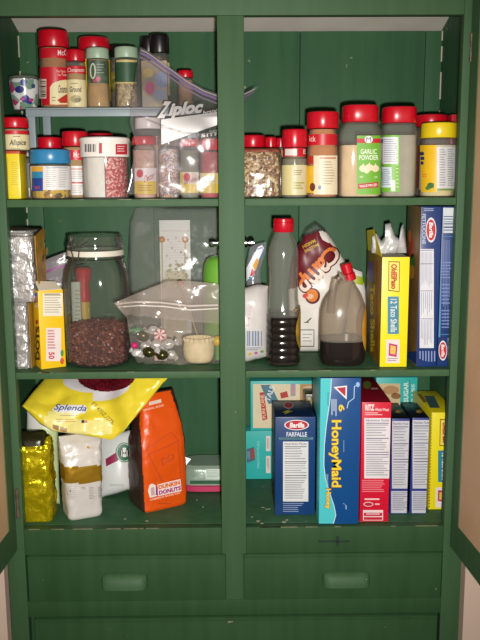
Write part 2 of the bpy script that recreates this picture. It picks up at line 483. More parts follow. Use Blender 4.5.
# ------------------------------------------------------------------ cartons
class Box:
    """l, r: the left and right pixel of the front face at its base row; front at depth Y, d deep"""
    def __init__(s, l, r, top, base, Y, d, zs, zs_row=None, rot=0, w=None, lean=0):
        z0 = zs+E0
        mid = base
        pl, pr = W(l, mid, Y), W(r, mid, Y)
        s.w = w or (pr.x-pl.x); s.d = d
        s.z0 = z0; s.z1 = W((l+r)/2, top, Y).z
        c, q = math.cos(rot), math.sin(rot)
        s.u = Vector((c, q, 0)); s.b = Vector((-q, c, 0)); s.o = Vector((pl.x, Y, z0)); s.rot = rot
        s.h = s.z1-s.z0
        s.c = s.o+s.u*s.w/2+s.b*d/2
    def loc(s): return (s.c.x, s.c.y, s.z0)
    def shell(s, name, parent, mats, bev=.0012):
        """mats: dict of face -> material; 'all' is the default"""
        mb = MB(); bm = bmesh.new(); bmesh.ops.create_cube(bm, size=1)
        bmesh.ops.scale(bm, vec=(s.w, s.d, s.h), verts=bm.verts)
        bmesh.ops.bevel(bm, geom=bm.edges, offset=bev, segments=2, profile=.6, affect='EDGES')
        bm.normal_update(); bm.verts.index_update(); fs = []; ms = []
        for f in bm.faces:
            n = f.normal
            k = ('left' if n.x < 0 else 'right') if abs(n.x) > .71 else ('front' if n.y < 0 else 'back') if abs(n.y) > .71 else ('bottom' if n.z < 0 else 'top')
            fs.append([v.index for v in f.verts]); ms.append(mats.get(k, mats['all']))
        mt = Matrix.Translation((s.c.x, s.c.y, s.z0+s.h/2)) @ Matrix.Rotation(s.rot, 4, 'Z')
        mb.add([mt @ v.co for v in bm.verts], fs, ms); bm.free()
        return link(name, mb, parent)
    def face(s, side):
        if side == 'front': p, n = s.o, -s.b
        elif side == 'left': p, n = s.o, -s.u
        elif side == 'right': p, n = s.o+s.u*s.w, s.u
        elif side == 'top': p, n = Vector((s.o.x, s.o.y, s.z0+s.h)), Vector((0, 0, 1))
        def f(px, py, off):
            r = ray(px, py); t = (p-CAM).dot(n)/r.dot(n)
            q = CAM+r*t - s.o
            if side in ('front', 'top'): a = max(.0006, min(s.w-.0006, q.dot(s.u)))
            else: a = q.dot(s.u)
            if side in ('left', 'right', 'top'): b = max(.0006, min(s.d-.0006, q.dot(s.b)))
            else: b = q.dot(s.b)
            z = max(.0006, min(s.h-.0006, q.z)) if side != 'top' else q.z
            return s.o+s.u*a+s.b*b+Vector((0, 0, z))+n*off
        return f

# ================================================================== SETTING
struct('floor', MB().box(-1.6, 1.6, -2.6, .5, -.05, 0, FLOORM))
mb = MB()
WY = .03
mb.box(-1.6, OL-.0175, WY, WY+.1, 0, 2.6, WALLM); mb.box(OR+.0175, 1.6, WY, WY+.1, 0, 2.6, WALLM)
mb.box(OL-.0175, OR+.0175, WY, WY+.1, 2.12, 2.6, WALLM)
struct('wall_back', mb)

# ------------------------------------------------------------------ the cupboard
TOPZ = EYE+.56
cab = thing('built_in_cupboard', 'tall built-in cupboard painted green with open doors, three shelves and drawers below', 'cupboard', (0, 0, 0))
SL, SR = XL-SIDE, XR+SIDE
mb = MB()
xs = [SL, W(36.5, 60, DEPTH).x, W(150, 60, DEPTH).x, W(300, 60, DEPTH).x, W(425, 60, DEPTH).x, SR]
for a, b in zip(xs, xs[1:]): mb.box(a+.0005, b-.0005, DEPTH, DEPTH+.015, ZB-.03, CEIL, GREEN, .0012)
link('back_panel', mb, cab)
link('side_panel', MB().box(SL-.015, SL, .0215, DEPTH+.015, ZB-.03, CEIL+.115, GREEN), cab)
link('side_panel', MB().box(SR, SR+.015, .0215, DEPTH+.015, ZB-.03, CEIL+.115, GREEN), cab)
link('top_panel', MB().add([(SL, .0215, CEIL+.088), (SR, .0215, CEIL+.088), (SR, DEPTH+.015, CEIL), (SL, DEPTH+.015, CEIL), (SL, .0215, CEIL+.108), (SR, .0215, CEIL+.108), (SR, DEPTH+.015, CEIL+.02), (SL, DEPTH+.015, CEIL+.02)], [(3, 2, 1, 0), (4, 5, 6, 7), (0, 1, 5, 4), (1, 2, 6, 5), (2, 3, 7, 6), (3, 0, 4, 7)], CEILM), cab, 'off-white unpainted top inside the cupboard')  # slope is made up: front edge raised so the underside catches more light
for x in (SL+.0012, SR-.0012):
    z = S2T+.18
    rnd = random.Random(int(x*100)+90)
    while z < CEIL-.004:
        l = rnd.uniform(.02, .06)
        link('paint_chip', MB().box(x-.0012, x+.0012, DEPTH-.0024, DEPTH-.0002, z, min(CEIL-.0005, z+l), CREAMP), cab, 'cream chip in the corner'); z += l+rnd.uniform(.004, .03)
def shelf(zt, zb):
    mb = MB().box(SL, SR, .0215, DEPTH, zb, zt, GREEN, .001)
    mb.box(XL+.0004, C1-.0004, .0012, .0214, zb, zt, GREENF, .0018); mb.box(C2+.0004, XR-.0004, .0012, .0214, zb, zt, GREENF, .0018)
    link('shelf', mb, cab)
shelf(S1T, S1B); shelf(S2T, S2B)
link('shelf', MB().box(SL, SR, .0215, DEPTH, ZB-.018, ZB, GREEN, .001), cab)
# face frame
ZL = .0
for a, b, z0, z1 in ((OL, XL, .1, TOPZ), (XR, OR, .1, TOPZ), (C1, C2, DR2, ZT)):
    link('stile', MB().box(a, b, 0, .021, z0, z1, GREENF, .0016), cab)
link('top_rail', MB().box(XL, XR, 0, .021, ZT, TOPZ, GREENF, .0016), cab)
link('rail', MB().box(XL, C1, 0, .021, DR1-.002, ZB, GREEND, .002).box(C1, C2, .0003, .021, DR1-.002, ZB-.002, GREEND).box(C2, XR, 0, .021, DR1-.002, ZB, GREEND, .002), cab)
link('rail', MB().box(XL, XR, 0.0002, .021, DR3, DR2, GREEND, .0016), cab)
link('rail', MB().box(XL, XR, 0, .021, .1, .16, GREEND, .0016), cab)
link('lower_body', MB().box(OL+.004, OR-.004, .0216, .03, .1, ZB-.035, GREEND), cab)
link('plinth', MB().box(OL, OR, .025, .05, 0, .1, GREEND), cab)
link('scuff', Print(lambda px, py, off: W(px, py, -.0004)).rect(318, 540.5, 350, 542.3, '#22352a').rect(336, 536, 339, 546, '#22352a').mb, cab, 'dark scuff on the rail under the shelf')
rnd = random.Random(12); EDGE = mat('worn paint edge', '#6c7052', .6, var=.2, vscale=60)
for (xa, xb, zz_, n_, yy_) in ((XL, C1, ZB, 7, 0), (C2, XR, ZB, 8, 0), (XL, C1, S2T, 3, .0012), (C2, XR, S2T, 3, .0012), (XL, C1, S1T, 3, .0012)):
    for k in range(n_):
        x = rnd.uniform(xa+.005, xb-.05); l = rnd.uniform(.008, .045)
        link('worn_edge', MB().box(x, x+l, yy_-.0003, yy_+.0026, zz_-.0013, zz_+.0003, EDGE, .0004), cab, 'worn pale edge')
for px, py, l, w_ in ((258, 521, 3.2, 1.6), (262, 523.5, 2.4, 1.2), (284, 522, 3.4, 2.2), (287, 520, 2, 1.4), (252, 517, 1.8, .9), (268, 509, 5, .9), (263, 507.5, 3, .8), (203, 507, 1.6, 1), (147, 521, 2.4, 1), (197, 500, 1.4, .9), (125, 519, 2, .8)):
    q = W(px, py, floorY(px, py, ZB)); a_ = rnd.uniform(-.5, .5); h_ = .0011*l
    link('paint_flake', MB().box(q.x-h_, q.x+h_, q.y-w_*.0016, q.y+w_*.0016, ZB, ZB+.0004, CREAMP, .0001, a_), cab, 'pale fleck where paint is missing')
def drawer(xa, xb, z0, z1, pulls):
    d = link('drawer', MB().box(xa, xb, -.005, .018, z0, z1, GREEND, .004), cab)
    mb = MB()                                             # a thin lip along the top edge
    link('top_lip', mb.box(xa+.001, xb-.001, -.0075, -.0045, z1-.0065, z1-.001, GREEND, .001), d)
    for (pl, pr, pt, pb) in pulls:
        a, b = W(pl, (pt+pb)/2, -.01), W(pr, (pt+pb)/2, -.01)
        zt, zb = W(pl, pt, -.01).z, W(pl, pb, -.01).z
        cx, hw, hh = (a.x+b.x)/2, (b.x-a.x)/2, zt-zb
        n, k = 26, 8; vs = []; fs = []
        for j in range(k+1):                              # cup: quarter-round hood open below
            ph = j/k*math.pi/2
            for i in range(n+1):
                t = -1+2*i/n; e = (1-abs(t)**5)**(1/3) if abs(t) < 1 else 0
                vs.append((cx+hw*t, -.0052-.021*math.cos(ph)**.8*max(e, .02)*(1 if j < k else 0)-.0002, zb+hh*(math.sin(ph))*(.55+.45*e)))
        for j in range(k):
            for i in range(n): fs.append((j*(n+1)+i, j*(n+1)+i+1, (j+1)*(n+1)+i+1, (j+1)*(n+1)+i))
        b = len(vs)
        for p in list(vs): vs.append((p[0], p[1]+.0016 if p[1] < -.008 else p[1], p[2]-.0012))
        fs += [tuple(b+q for q in f)[::-1] for f in fs]
        for i in range(n): fs.append((i+1, i, b+i, b+i+1))
        mb = MB().add(vs, fs, GREENF)
        link('cup_pull', mb, d)
dz = .0035
drawer(XL+.004, W(226, 575, 0).x, DR2+.001, DR1-.001, [(101, 148, 573.5, 587)])
drawer(W(243.5, 575, 0).x, XR-.002, DR2+.001, DR1-.001, [(322, 370, 571.5, 584.5)])
drawer(XL+.012, XR-.006, .17, DR3-.001, [])
# doors, both swung out towards the room
def door(sgn, ang):
    hx = sgn*.4128
    zb, zt, wd, th = ZB-.040, TOPZ-.02, .43, .018
    o = Vector((hx, -.003, 0)); c, q = math.cos(ang), math.sin(ang)
    u = Vector((sgn*q, -c, 0)); n = Vector((sgn*c, sgn*0+q, 0))   # u: away from the hinge, n: outwards
    n = Vector((sgn*c, q, 0))
    def brick(mb, a0, a1, n0, n1, z0, z1, m):
        P = [o+u*a+n*b+Vector((0, 0, z)) for z in (z0, z1) for a, b in ((a0, n0), (a1, n0), (a1, n1), (a0, n1))]
        mb.add(P, [(0, 1, 2, 3), (7, 6, 5, 4), (0, 4, 5, 1), (1, 5, 6, 2), (2, 6, 7, 3), (3, 7, 4, 0)], m)
    mb = MB(); brick(mb, 0, wd, .004, th, zb, zt, GREENF)
    for a0, a1, z0, z1 in ((0, .036, zb, zt), (wd-.03, wd, zb, zt), (.036, wd-.03, zb, zb+.054), (.036, wd-.03, zt-.04, zt)):
        brick(mb, a0, a1, 0, .004, z0, z1, GREENF)
    d = link('door', mb, cab)
    mb = MB(); brick(mb, .036, wd-.03,   .002, .004, zb+.054, zt-.04, TAN)
    link('inner_panel', mb, d, 'unpainted tan inside of the door')
    return d
dl = door(-1, R(3)); dr = door(1, R(4))
def hinge(px, y0, y1, par):
    a, b = W(px, y0, -.004), W(px, y1, -.004); x = a.x if abs(a.x) > abs(b.x) else b.x
    x = (a.x+b.x)/2; mb = MB()
    mb.tube([(x, -.004, b.z+(a.z-b.z)*t) for t in (0, .01, .33, .331, .66, .661, .99, 1)], [.002, .0034, .0034, .0026, .0026, .0034, .0034, .002], mat('worn hinge metal', '#7d6a58', .45, .6, var=.3, vscale=90), 12)
    link('hinge', mb, par)
hinge(471.5, 33, 62, dr); hinge(455, 478, 510, dr); hinge(17.5, 489, 518, dl)

# ================================================================== SPICE JARS AND BOTTLES
PXM = lambda Y: (DIST+Y)/FPX*1.012                         # metres per pixel at depth Y
def spice(name, label, cat, l, r, top, Y, zs, base, cap_b, capm=RED, band=None, lab=None, fill=None, fillm=None, group=None,
          capr=1.0, n=2, body=GLASS, neck=.80, sh=None, shape=None, ridges=False, b_ratio=1.0, printer=None, cap2=None):
    """a jar: cap down to row cap_b, optional printed band and label (top row, bottom row, material), contents up to row fill"""
    rad = (r-l)/2*PXM(Y+(r-l)/2*PXM(Y))
    ry = rad*b_ratio; yc = Y+ry; cx = W((l+r)/2, top*.7+base*.3, yc).x
    z = lambda py: W((l+r)/2, py, Y+ry*.12).z
    z0 = zs+E0; zt = z(top); zc = z(cap_b)
    if not group: group = {'spice_jar': 'spice jars on the top shelf', 'sprinkle_jar': 'decorating jars in the zip bag', 'garlic_powder_jar': 'big garlic powder jars'}.get(name)
    t = thing(name, label, cat, (cx, yc, z0), group)
    H = zt-z0; zsh = z(sh) if sh else zc-.10*H
    secs = [(z0, rad*.90, ry*.90, n), (z0+.002, rad*.97, ry*.97, n), (z0+.005, rad, ry, n)]
    if shape: secs += [(z(py), rad*k, ry*k, n) for py, k in shape]
    else: secs += [(zsh, rad, ry, n), (zsh+(zc-zsh)*.35, rad*.97, ry*.97, n), (zsh+(zc-zsh)*.7, rad*(neck*.5+.48), ry*(neck*.5+.48), 2+(n-2)*.4), (zc-.001, rad*neck, ry*neck, 2)]
    L = Loft(cx, yc, secs); bo = link('body', L.mesh(MB(), body), t)
    if fill:
        zf = z(fill); ins = [(max(q[0], z0+.002), q[1]*.93, q[2]*.93, q[3]) for q in secs if q[0] < zf]
        k = L.at(zf); ins.append((zf, k[1]*.93, k[2]*.93, k[3]))
        link('contents', Loft(cx, yc, ins).mesh(MB(), fillm), t)
    cr, cry = rad*capr, ry*capr
    nn = 2 if n < 3 else 2.6
    if ridges:
        dsp = lambda x, y, zz, th: .0006*math.sin(th*36)
    else: dsp = None
    cl = Loft(cx, yc, [(zc, cr*.98, cry*.98, nn), (zc+.001, cr, cry, nn), (zt-.003, cr*.985, cry*.985, nn), (zt-.0012, cr*.965, cry*.965, nn), (zt, cr*.9, cry*.9, nn)], nt=72 if ridges else 44, disp=dsp)
    link('cap', cl.mesh(MB(), capm), t)
    def sleeve(nm, t0, t1, m, off):
        za, zb = z(t1), z(t0)
        ks = sorted({za, zb} | {q[0] for q in L.secs if za < q[0] < zb})
        return link(nm, Loft(cx, yc, [(k, L.at(k)[1]+off, L.at(k)[2]+off, L.at(k)[3]) for k in ks]).mesh(MB(), m, False, False), t)
    if band: sleeve('neck_band', band[0], band[1], band[2], .0004)
    if lab: sleeve('label', lab[0], lab[1], lab[2], .0003)
    if printer:
        pr = Print(L.px, .0003, 6); pr.st = .0003
        base_f = pr.f; pr.f = lambda px, py, off: base_f(px, py, off+.0005)
        printer(pr); pr.to('printing', t)
    t['_L'] = 0; del t['_L']
    return t, L

S1R = 197.6
CINN = mat('ground cinnamon', '#a5692f', .8, var=.12, vscale=60)
PAPR = mat('ground orange spice', '#c07a3a', .8, var=.08, vscale=60)
GARL = mat('garlic powder', '#e2c69e', .85, var=.05, vscale=60)
TANS = mat('tan ground spice', '#b08a52', .85, var=.12, vscale=60)
DARKS = speckle('dark dried herbs', ['#3b2f22', '#5a4a30', '#2b241c', '#6d5a38'], 260)
CRM = mat('cream label', '#e0d3a4', .5); WHL = mat('white label', '#dcd8d6', .45); REDL = mat('red label', '#c41828', .4)
YEL = mat('yellow label', '#eccb17', .45); GRL = mat('green label', '#6fae35', .45); DGRL = mat('dark green label', '#2f5238', .5)

# ---- lower left, standing on the shelf
t = thing('mustard_tin', 'yellow rectangular spice tin under the small allspice jar', 'tin', (0, 0, 0))
b = Box(-1.5, 21.5, 151.5, 198, .023, .05, S1T); t.location = b.loc()
b.shell('body', t, {'all': mat('yellow tin paint', '#e8cf1c', .35)}, .004)
link('lid', MB().box(b.o.x-.0006, b.o.x+b.w+.0006, .0224, .0736, b.z1-.004, b.z1+.0012, mat('red tin rim', '#c0401f', .35), .001), t, 'red rim of the lid')
p = Print(b.face('front')); p.lines(4, 158, 9, 190, 3, '#b59a1d', 0, .3, True, .2).lines(11, 162, 19, 186, 12, '#c8ae22', 0, .3); p.to('printing', t)
TINZ = b.z1+.0012
def pr_all(p):
    p.text('Allspice', 9.5, 139.5, 25.5, 147, '#3a2c20', 1, 0, .02, .2); p.lines(13, 136, 22, 138.5, 1, '#8a7a58', 1, .4)
    p.lines(11, 148, 22, 149.3, 1, '#a0925f', 1)
spice('allspice_jar', 'small red-capped allspice jar standing on the yellow tin', 'spice jar', 2, 28, 117, .0235, TINZ, 150, 127.5,
      band=(130.5, 134, REDL), lab=(134.5, 149.5, CRM), fill=129, fillm=TANS, printer=pr_all, sh=130, neck=.9, ridges=True)
spice('extract_bottle', 'narrow dark bottle squeezed between the yellow tin and the blue-lidded jar', 'bottle', 20, 36, 150, .078, S1T, 197, 157, BLACKP,
      lab=(163, 188, mat('dark patterned label', '#4b3b3f', .5, col2='#2c4a3f', vscale=150)), fill=166, fillm=mat('dark brown extract', '#2a1a10', .3), neck=.7)
def pr_bouillon(p):
    p.rect(32.2, 167, 43, 178, '#2f86ad', 0, 6, 1).rect(32.2, 166.5, 43, 171.5, '#d8a23a', 1, 6, 1).rect(32.2, 178, 43, 191, '#28418f', 0, 6, 1)
    p.text('GO', 35, 186, 40, 189, '#d24a40', 1)
    p.lines(46, 168.5, 56, 188, 10, '#a8a6a4', 0, .35).lines(58.5, 168.5, 67.5, 188, 11, '#a5a3a4', 0, .35)
    p.rect(46, 166.8, 67, 167.6, '#77889c', 0, 6, 1)
AMB = speckle('golden bouillon cubes', ['#8a6413', '#b58a1c', '#5b3f0d', '#d7b134'], 90, .3, .8)
spice('bouillon_jar', 'squat jar with bright blue screw lid and golden cubes inside', 'jar', 31, 70, 149, .01, S1T, S1R, 163.5, mat('blue plastic lid', '#2d7fae', .3),
      lab=(166, 190, WHL), fill=168, fillm=AMB, printer=pr_bouillon, capr=1.0, neck=.92, sh=166, ridges=True)
spice('spice_jar', 'red-capped spice jar directly behind the blue-lidded jar', 'spice jar', 38.5, 62, 137, .092, S1T, 196, 149, neck=.88,
      lab=(160, 188, CRM), fill=153, fillm=TANS, sh=152)
def pr_13(p):
    p.text('Mc', 73.5, 152, 79, 157.5, '#e9c9c4', 1); p.rect(71, 168.5, 84, 169.6, '#c8604f', 0, 5, 1); p.rect(70.5, 182, 83, 183.5, '#c0392f', 0, 5, 1)
    p.lines(72, 171.5, 83, 180, 4, '#b0a49e', 0, .4); p.lines(72, 185.5, 83, 194, 4, '#b6aaa2', 0, .4)
spice('spice_jar', 'tall red-capped jar with red neck band standing between blue lid jar and white tub', 'spice jar', 63, 88, 131, .062, S1T, 197, 146, neck=.86,
      band=(150, 160, REDL), lab=(166, 195, WHL), fill=147, fillm=TANS, sh=149, printer=pr_13, ridges=True)
spice('spice_jar', 'jar with dark red lid hidden behind the white shaker tub', 'spice jar', 89, 113, 133, .10, S1T, 196, 142, DRED, neck=.9, lab=(155, 190, WHL), fill=146, fillm=TANS)
# white round shaker tub of sprinkles
rad = 23.5*PXM(.05); yc = .008+rad; cx = W(106.5, 198, yc).x
t = thing('sprinkle_tub', 'round clear tub with wide white lid holding white sugar and red sprinkles', 'tub', (cx, yc, S1T+E0))
z = lambda py: W(106.5, py, yc).z
rb = rad*.955; z0 = S1T+E0
link('body', Loft(cx, yc, [(z0, rb*.95, rb*.95, 2), (z0+.003, rb, rb, 2), (z(156), rb, rb, 2)]).mesh(MB(), GLASS), t)
def wedge(a0, a1, m, lab):
    n = 14; vs = []; fs = []; q = rb*.95
    for zz in (z0+.003, z(158)):
        vs.append((cx, yc, zz)); vs += [(cx+q*math.cos(a0+(a1-a0)*k/n), yc+q*math.sin(a0+(a1-a0)*k/n), zz) for k in range(n+1)]
    m0 = n+2
    for k in range(n): fs += [(1+k, 2+k, m0+2+k, m0+1+k), (0, 2+k, 1+k), (m0, m0+1+k, m0+2+k)]
    fs += [(0, 1, m0+1, m0), (0, m0, m0+n+1, n+1)]
    link('contents', MB().add(vs, fs, m), t, lab)
wedge(R(150), R(276), mat('white sugar', '#e2dfdc', .7, var=.04, vscale=80, bump=.3, bscale=200), 'white sugar')
wedge(R(278), R(380), speckle('red and pink sprinkles', ['#b5323a', '#d98f8c', '#c9555a', '#e3bdb6', '#a3242e'], 330), 'red and pink sprinkles')
wedge(R(22), R(148), mat('green sugar', '#6f9a4a', .7, var=.1, vscale=120), 'green sugar')
LL = Loft(cx, yc, [(z(157.3), rad*.99, rad*.99, 2), (z(156.6), rad, rad, 2), (z(143), rad, rad, 2), (z(141.5), rad*1.03, rad*1.03, 2), (z(139), rad*1.03, rad*1.03, 2), (z(138), rad*.98, rad*.98, 2)], nt=60)
link('lid', LL.mesh(MB(), WHITEP), t)
p = Print(LL.px, .0004, 6); p.bars(85, 144, 96, 152, '#4a4644', 0, True, 9); p.to('barcode', t)
p = Print(LL.px, .0004, 6); p.rect(99, 143, 102, 153.5, '#b3303a', 0, 2, 1); p.to('red_mark', t)
p = Print(LL.px, .0004, 6); p.rect(115.5, 144, 127, 154.5, '#bd2a38', 0, 6, 1)
p.lines(117, 146, 125, 153, 3, '#e8c8c6', 1, .35); p.to('printing', t)
# decorating jars on the right of that compartment
RSPR = speckle('rainbow sprinkles', ['#d9d3cf', '#b9544f', '#d7b5ad', '#8a6f86', '#cfa24c', '#7d98ab', '#efe7e2'], 420)
def pr_deco(x0, x1):
    def f(p):
        p.rect(x0, 168, x1, 181, '#e3dcd8', 0, 8, 2).rect(x0, 181, x1, 194, '#e3c52b', 0, 8, 2)
        p.oval(x0+5, 173.5, 3.2, 4.2, '#c52531', 1); p.aff('Decor', (x0+9, 183), (x1-2, 178), (x0+9, 176), '#b3503c', 1, .02, .2)
        p.lines(x0+3, 185, x1-3, 192, 3, '#a8862a', 1, .4)
    return f
spice('shaker_jar', 'tall clear jar with broad white cap at the left in the zip bag', 'jar', 136, 162, 117, .0645, S1T, 196, 128.5, WHITEP, fill=136,
      fillm=mat('pale peach sugar', '#c99a80', .8, var=.1, vscale=50), neck=.93, sh=132)
spice('sprinkle_jar', 'red-capped sprinkle jar with white and yellow label below the white-capped jar', 'jar', 133, 156, 136, .0218, S1T, 197.5, 144.5,
      fill=150, fillm=mat('peach sprinkles', '#cda591', .8, var=.15, vscale=150), printer=pr_deco(135, 156), neck=.8, group=None)
spice('sprinkle_jar', 'clear jar full of rainbow sprinkles, second of the decorating jars', 'jar', 158.5, 179, 137, .0218, S1T, 197.5, 146, MILKY, fill=149, fillm=RSPR, neck=.8)
def pr_de2(p):
    p.rect(180.5, 172, 198, 184, '#ded4c4', 0, 8, 2).rect(180.5, 183, 198, 193, '#e0c634', 0, 8, 2).rect(180.5, 172, 183.5, 193, '#e0c634', 1, 3, 2)
    p.oval(187, 177, 3.2, 4, '#c52531', 1); p.aff('Sprinkles', (184, 186), (197, 182), (184, 180), '#9a4c54', 1, .02, .2)
spice('sprinkle_jar', 'red-capped decorating jar of dark green sprinkles with yellow label', 'jar', 180, 199, 139, .0218, S1T, 197.5, 146.5,
      fill=150, fillm=mat('dark green sprinkles', '#7d7f6a', .8, var=.15, vscale=150), printer=pr_de2, neck=.85, sh=149)
def pr_de3(p):
    p.rect(200.5, 173, 219, 193, '#dcca78', 0, 8, 2).rect(200.5, 184, 219, 193, '#e0c634', 1, 8, 1); p.lines(203, 176, 216, 183, 3, '#8d8672', 1, .3)
    p.rect(201, 140, 218, 142, '#e4dedb', 0, 6, 1)
spice('sprinkle_jar', 'red-capped decorating jar filled with red sugar beside the middle post', 'jar', 200, 219, 138.5, .0222, S1T, 197.5, 150,
      fill=152, fillm=mat('red sugar', '#b8323a', .7, var=.12, vscale=150), printer=pr_de3, neck=.85, sh=153)

# ---- the grey riser
zt, zb = W(80, 107.6, .116).z, W(80, 116.5, .116).z
xl, xr = W(25.5, 110, .116).x, W(196, 110, .116).x
RIS = mat('blue-grey painted metal', '#8b999c', .4, var=.04)
t = thing('shelf_riser', 'low blue-grey shelf riser carrying the back row of spice jars', 'riser', ((xl+xr)/2, .18, S1T+E0))
link('top', MB().box(xl, xr, .116, .27, zt-.003, zt, RIS, .001).box(xl, xr, .116, .1195, zb, zt-.0031, RIS, .001), t)
for x in (xl, xr-.016):
    for y in (.1197, .252): link('leg', MB().box(x, x+.016, y, y+.014, S1T+E0, zt-.0032, RIS, .0015), t)
RZ = zt
# on it
rad = 14.3*PXM(.16); yc = .14+rad; cx = W(25.4, 107, yc).x
z = lambda py: W(25.4, py, yc).z
t = thing('flowered_cup', 'little white cup printed with blue, pink and green flowers', 'cup', (cx, yc, RZ+E0))
CUPM = speckle('flower print', ['#d8d6d4', '#c9cfc9', '#6f9079', '#ded9d8', '#b0406f', '#2c3580', '#d9d9d6', '#7fa08a'], 75, .3, 0)
CL = Loft(cx, yc, [(RZ+E0, rad*.7, rad*.7, 2), (RZ+.003, rad*.76, rad*.76, 2), (z(92), rad*.93, rad*.93, 2), (z(80), rad*.98, rad*.98, 2)])
link('body', CL.mesh(MB(), CUPM), t)
link('rim', Loft(cx, yc, [(z(81), rad*.985, rad*.985, 2), (z(79.5), rad, rad, 2), (z(77.5), rad, rad, 2), (z(77.2), rad*.94, rad*.94, 2), (z(79), rad*.9, rad*.9, 2)], nt=44).mesh(MB(), GLASS, False, False), t)
link('contents', Loft(cx, yc, [(z(80)+.0003, rad*.9, rad*.9, 2), (z(79.2), rad*.88, rad*.88, 2)]).mesh(MB(), mat('dark tea', '#2e2a28', .6)), t)
p = Print(CL.px, .0005, 5); p.oval(19.5, 89.5, 4.6, 3.6, '#262c72', 0).oval(31, 100, 2.4, 1.8, '#b33a72', 0).oval(22, 99, 2.2, 1.6, '#c0417c', 0).oval(33, 86, 2, 2.4, '#31506a', 0); p.to('flowers', t)
def pr_cin(p):
    p.text('McC', 57.5, 49.8, 66.5, 55.5, '#e9d6d2', 1)
    p.rect(39.5, 79, 46.5, 98.5, '#d9c6b4', 0, 4, 2).bars(40.5, 81, 46, 97, '#5d4a44', 1, False, 9)
    p.text('The Taste', 56, 70, 65, 72.5, '#e9c4bb', 0).text('You Trust', 57, 73.5, 66, 76, '#e9c4bb', 0)
    p.poly([(50, 104.5), (50, 87), (53, 83), (60, 80.5), (67.2, 79.5), (67.2, 104.5)], CRM, 0)
    p.text('Cinnamon', 58, 85, 67.2, 93, '#4a2a1c', 1, 0, .015, .15); p.poly([(57, 100), (63, 96), (67, 93.5), (67, 103), (60, 103)], '#b3271f', 1)
    p.lines(52, 97, 56, 103, 2, '#8d7050', 1, .3)
spice('cinnamon_jar', 'tallest red-capped jar on the riser, with red and cream cinnamon label', 'spice jar', 40, 68.2, 29, .119, RZ, 107.5, 46, fill=47,
      fillm=CINN, band=(48, 58, REDL), lab=(67, 105, REDL), shape=[(60, 1), (58, .97), (48.5, .97), (47, .93)], printer=pr_cin, capr=1.01, ridges=True)
def pr_cum(p):
    p.text('Cinnamon', 67.8, 67.8, 83.5, 72, '#e6cfca', 1); p.text('Ground', 70, 86.5, 81, 92, '#4a3d2c', 1, 0, .02, .1)
    p.lines(71, 83, 80, 85, 1, '#8f855f', 1, .4); p.oval(76, 99, 5.5, 4, '#b3a878', 0).oval(77.5, 100, 3, 2.2, '#7a7356', 1)
spice('spice_jar', 'short red-capped jar with red neck band right of the cinnamon jar', 'spice jar', 66.6, 85, 49, .1175, RZ, 107.5, 60.5, fill=66,
      fillm=TANS, band=(66, 73.5, REDL), lab=(79.5, 107, CRM), sh=63, neck=.9, printer=pr_cum, ridges=True)
spice('spice_jar', 'large red-capped jar behind the green-capped jars on the riser', 'spice jar', 79.5, 109, 36, .17, RZ, 107, 49, fill=52, fillm=TANS, lab=(58, 100, YEL), neck=.9, ridges=True)
HERB = mat('grey-green herb label', '#4c5d4b', .5, var=.4, vscale=60)
def pr_h1(p):
    p.oval(93, 71, 3, 8, '#c9cdbd', 0).oval(93, 71, 1.6, 6.5, '#45603f', 1).oval(98, 79, 2.2, 2.6, '#c65f72', 1).oval(94.5, 80.5, 1.6, 1.6, '#b04a60', 1).lines(96.5, 64, 104, 75, 4, '#98a38c', 0, .3)
spice('spice_jar', 'pale green capped jar of brown spice with grey-green flower label', 'spice jar', 86.6, 109, 47, .119, RZ, 107.5, 58, MINT, fill=59, fillm=TANS,
      lab=(60, 83, HERB), shape=[(90, .97), (84, .93), (83, .91), (60, .91), (59, .88)], printer=pr_h1, capr=.97)
spice('spice_jar', 'pale green capped jar with plain dark green label beside the zip bag', 'spice jar', 115, 138, 46, .119, RZ, 107.5, 57, MINT, fill=59, fillm=speckle('pale seeds', ['#a38d68', '#7d6a4a', '#c2b08a'], 260),
      lab=(62, 82, DGRL), shape=[(90, .97), (84, .93), (83, .91), (60, .91), (59, .88)], capr=.97, printer=lambda p: p.rect(116.5, 60, 136.5, 62, '#c9b873', 0, 8, 1).rect(116.5, 82, 136.5, 83.5, '#c9b873', 0, 8, 1))
spice('spice_jar', 'dark-capped jar with yellowish label glimpsed between the two pale green capped jars', 'spice jar', 110.3, 127.3, 45, .175, RZ, 107, 56, BLACKP, fill=60, fillm=DARKS, lab=(72, 92, mat('mottled yellow label', '#9a8c3c', .5, col2='#2f3526', vscale=120)))
spice('spice_jar', 'black-capped jar behind the zip bag, left of two', 'spice jar', 141, 157, 36.5, .2, RZ, 107, 52, BLACKP, fill=56, fillm=DARKS, lab=(62, 95, CRM))
spice('spice_jar', 'black-capped jar behind the zip bag, right of two', 'spice jar', 150.5, 169, 34, .15, RZ, 107, 52, BLACKP, fill=56, fillm=DARKS, lab=(62, 95, CRM))
spice('spice_jar', 'small red-capped jar peeping over the zip bag near the middle post', 'spice jar', 178, 193, 70, .15, RZ, 107, 77, RED, fill=80, fillm=TANS, neck=.85)

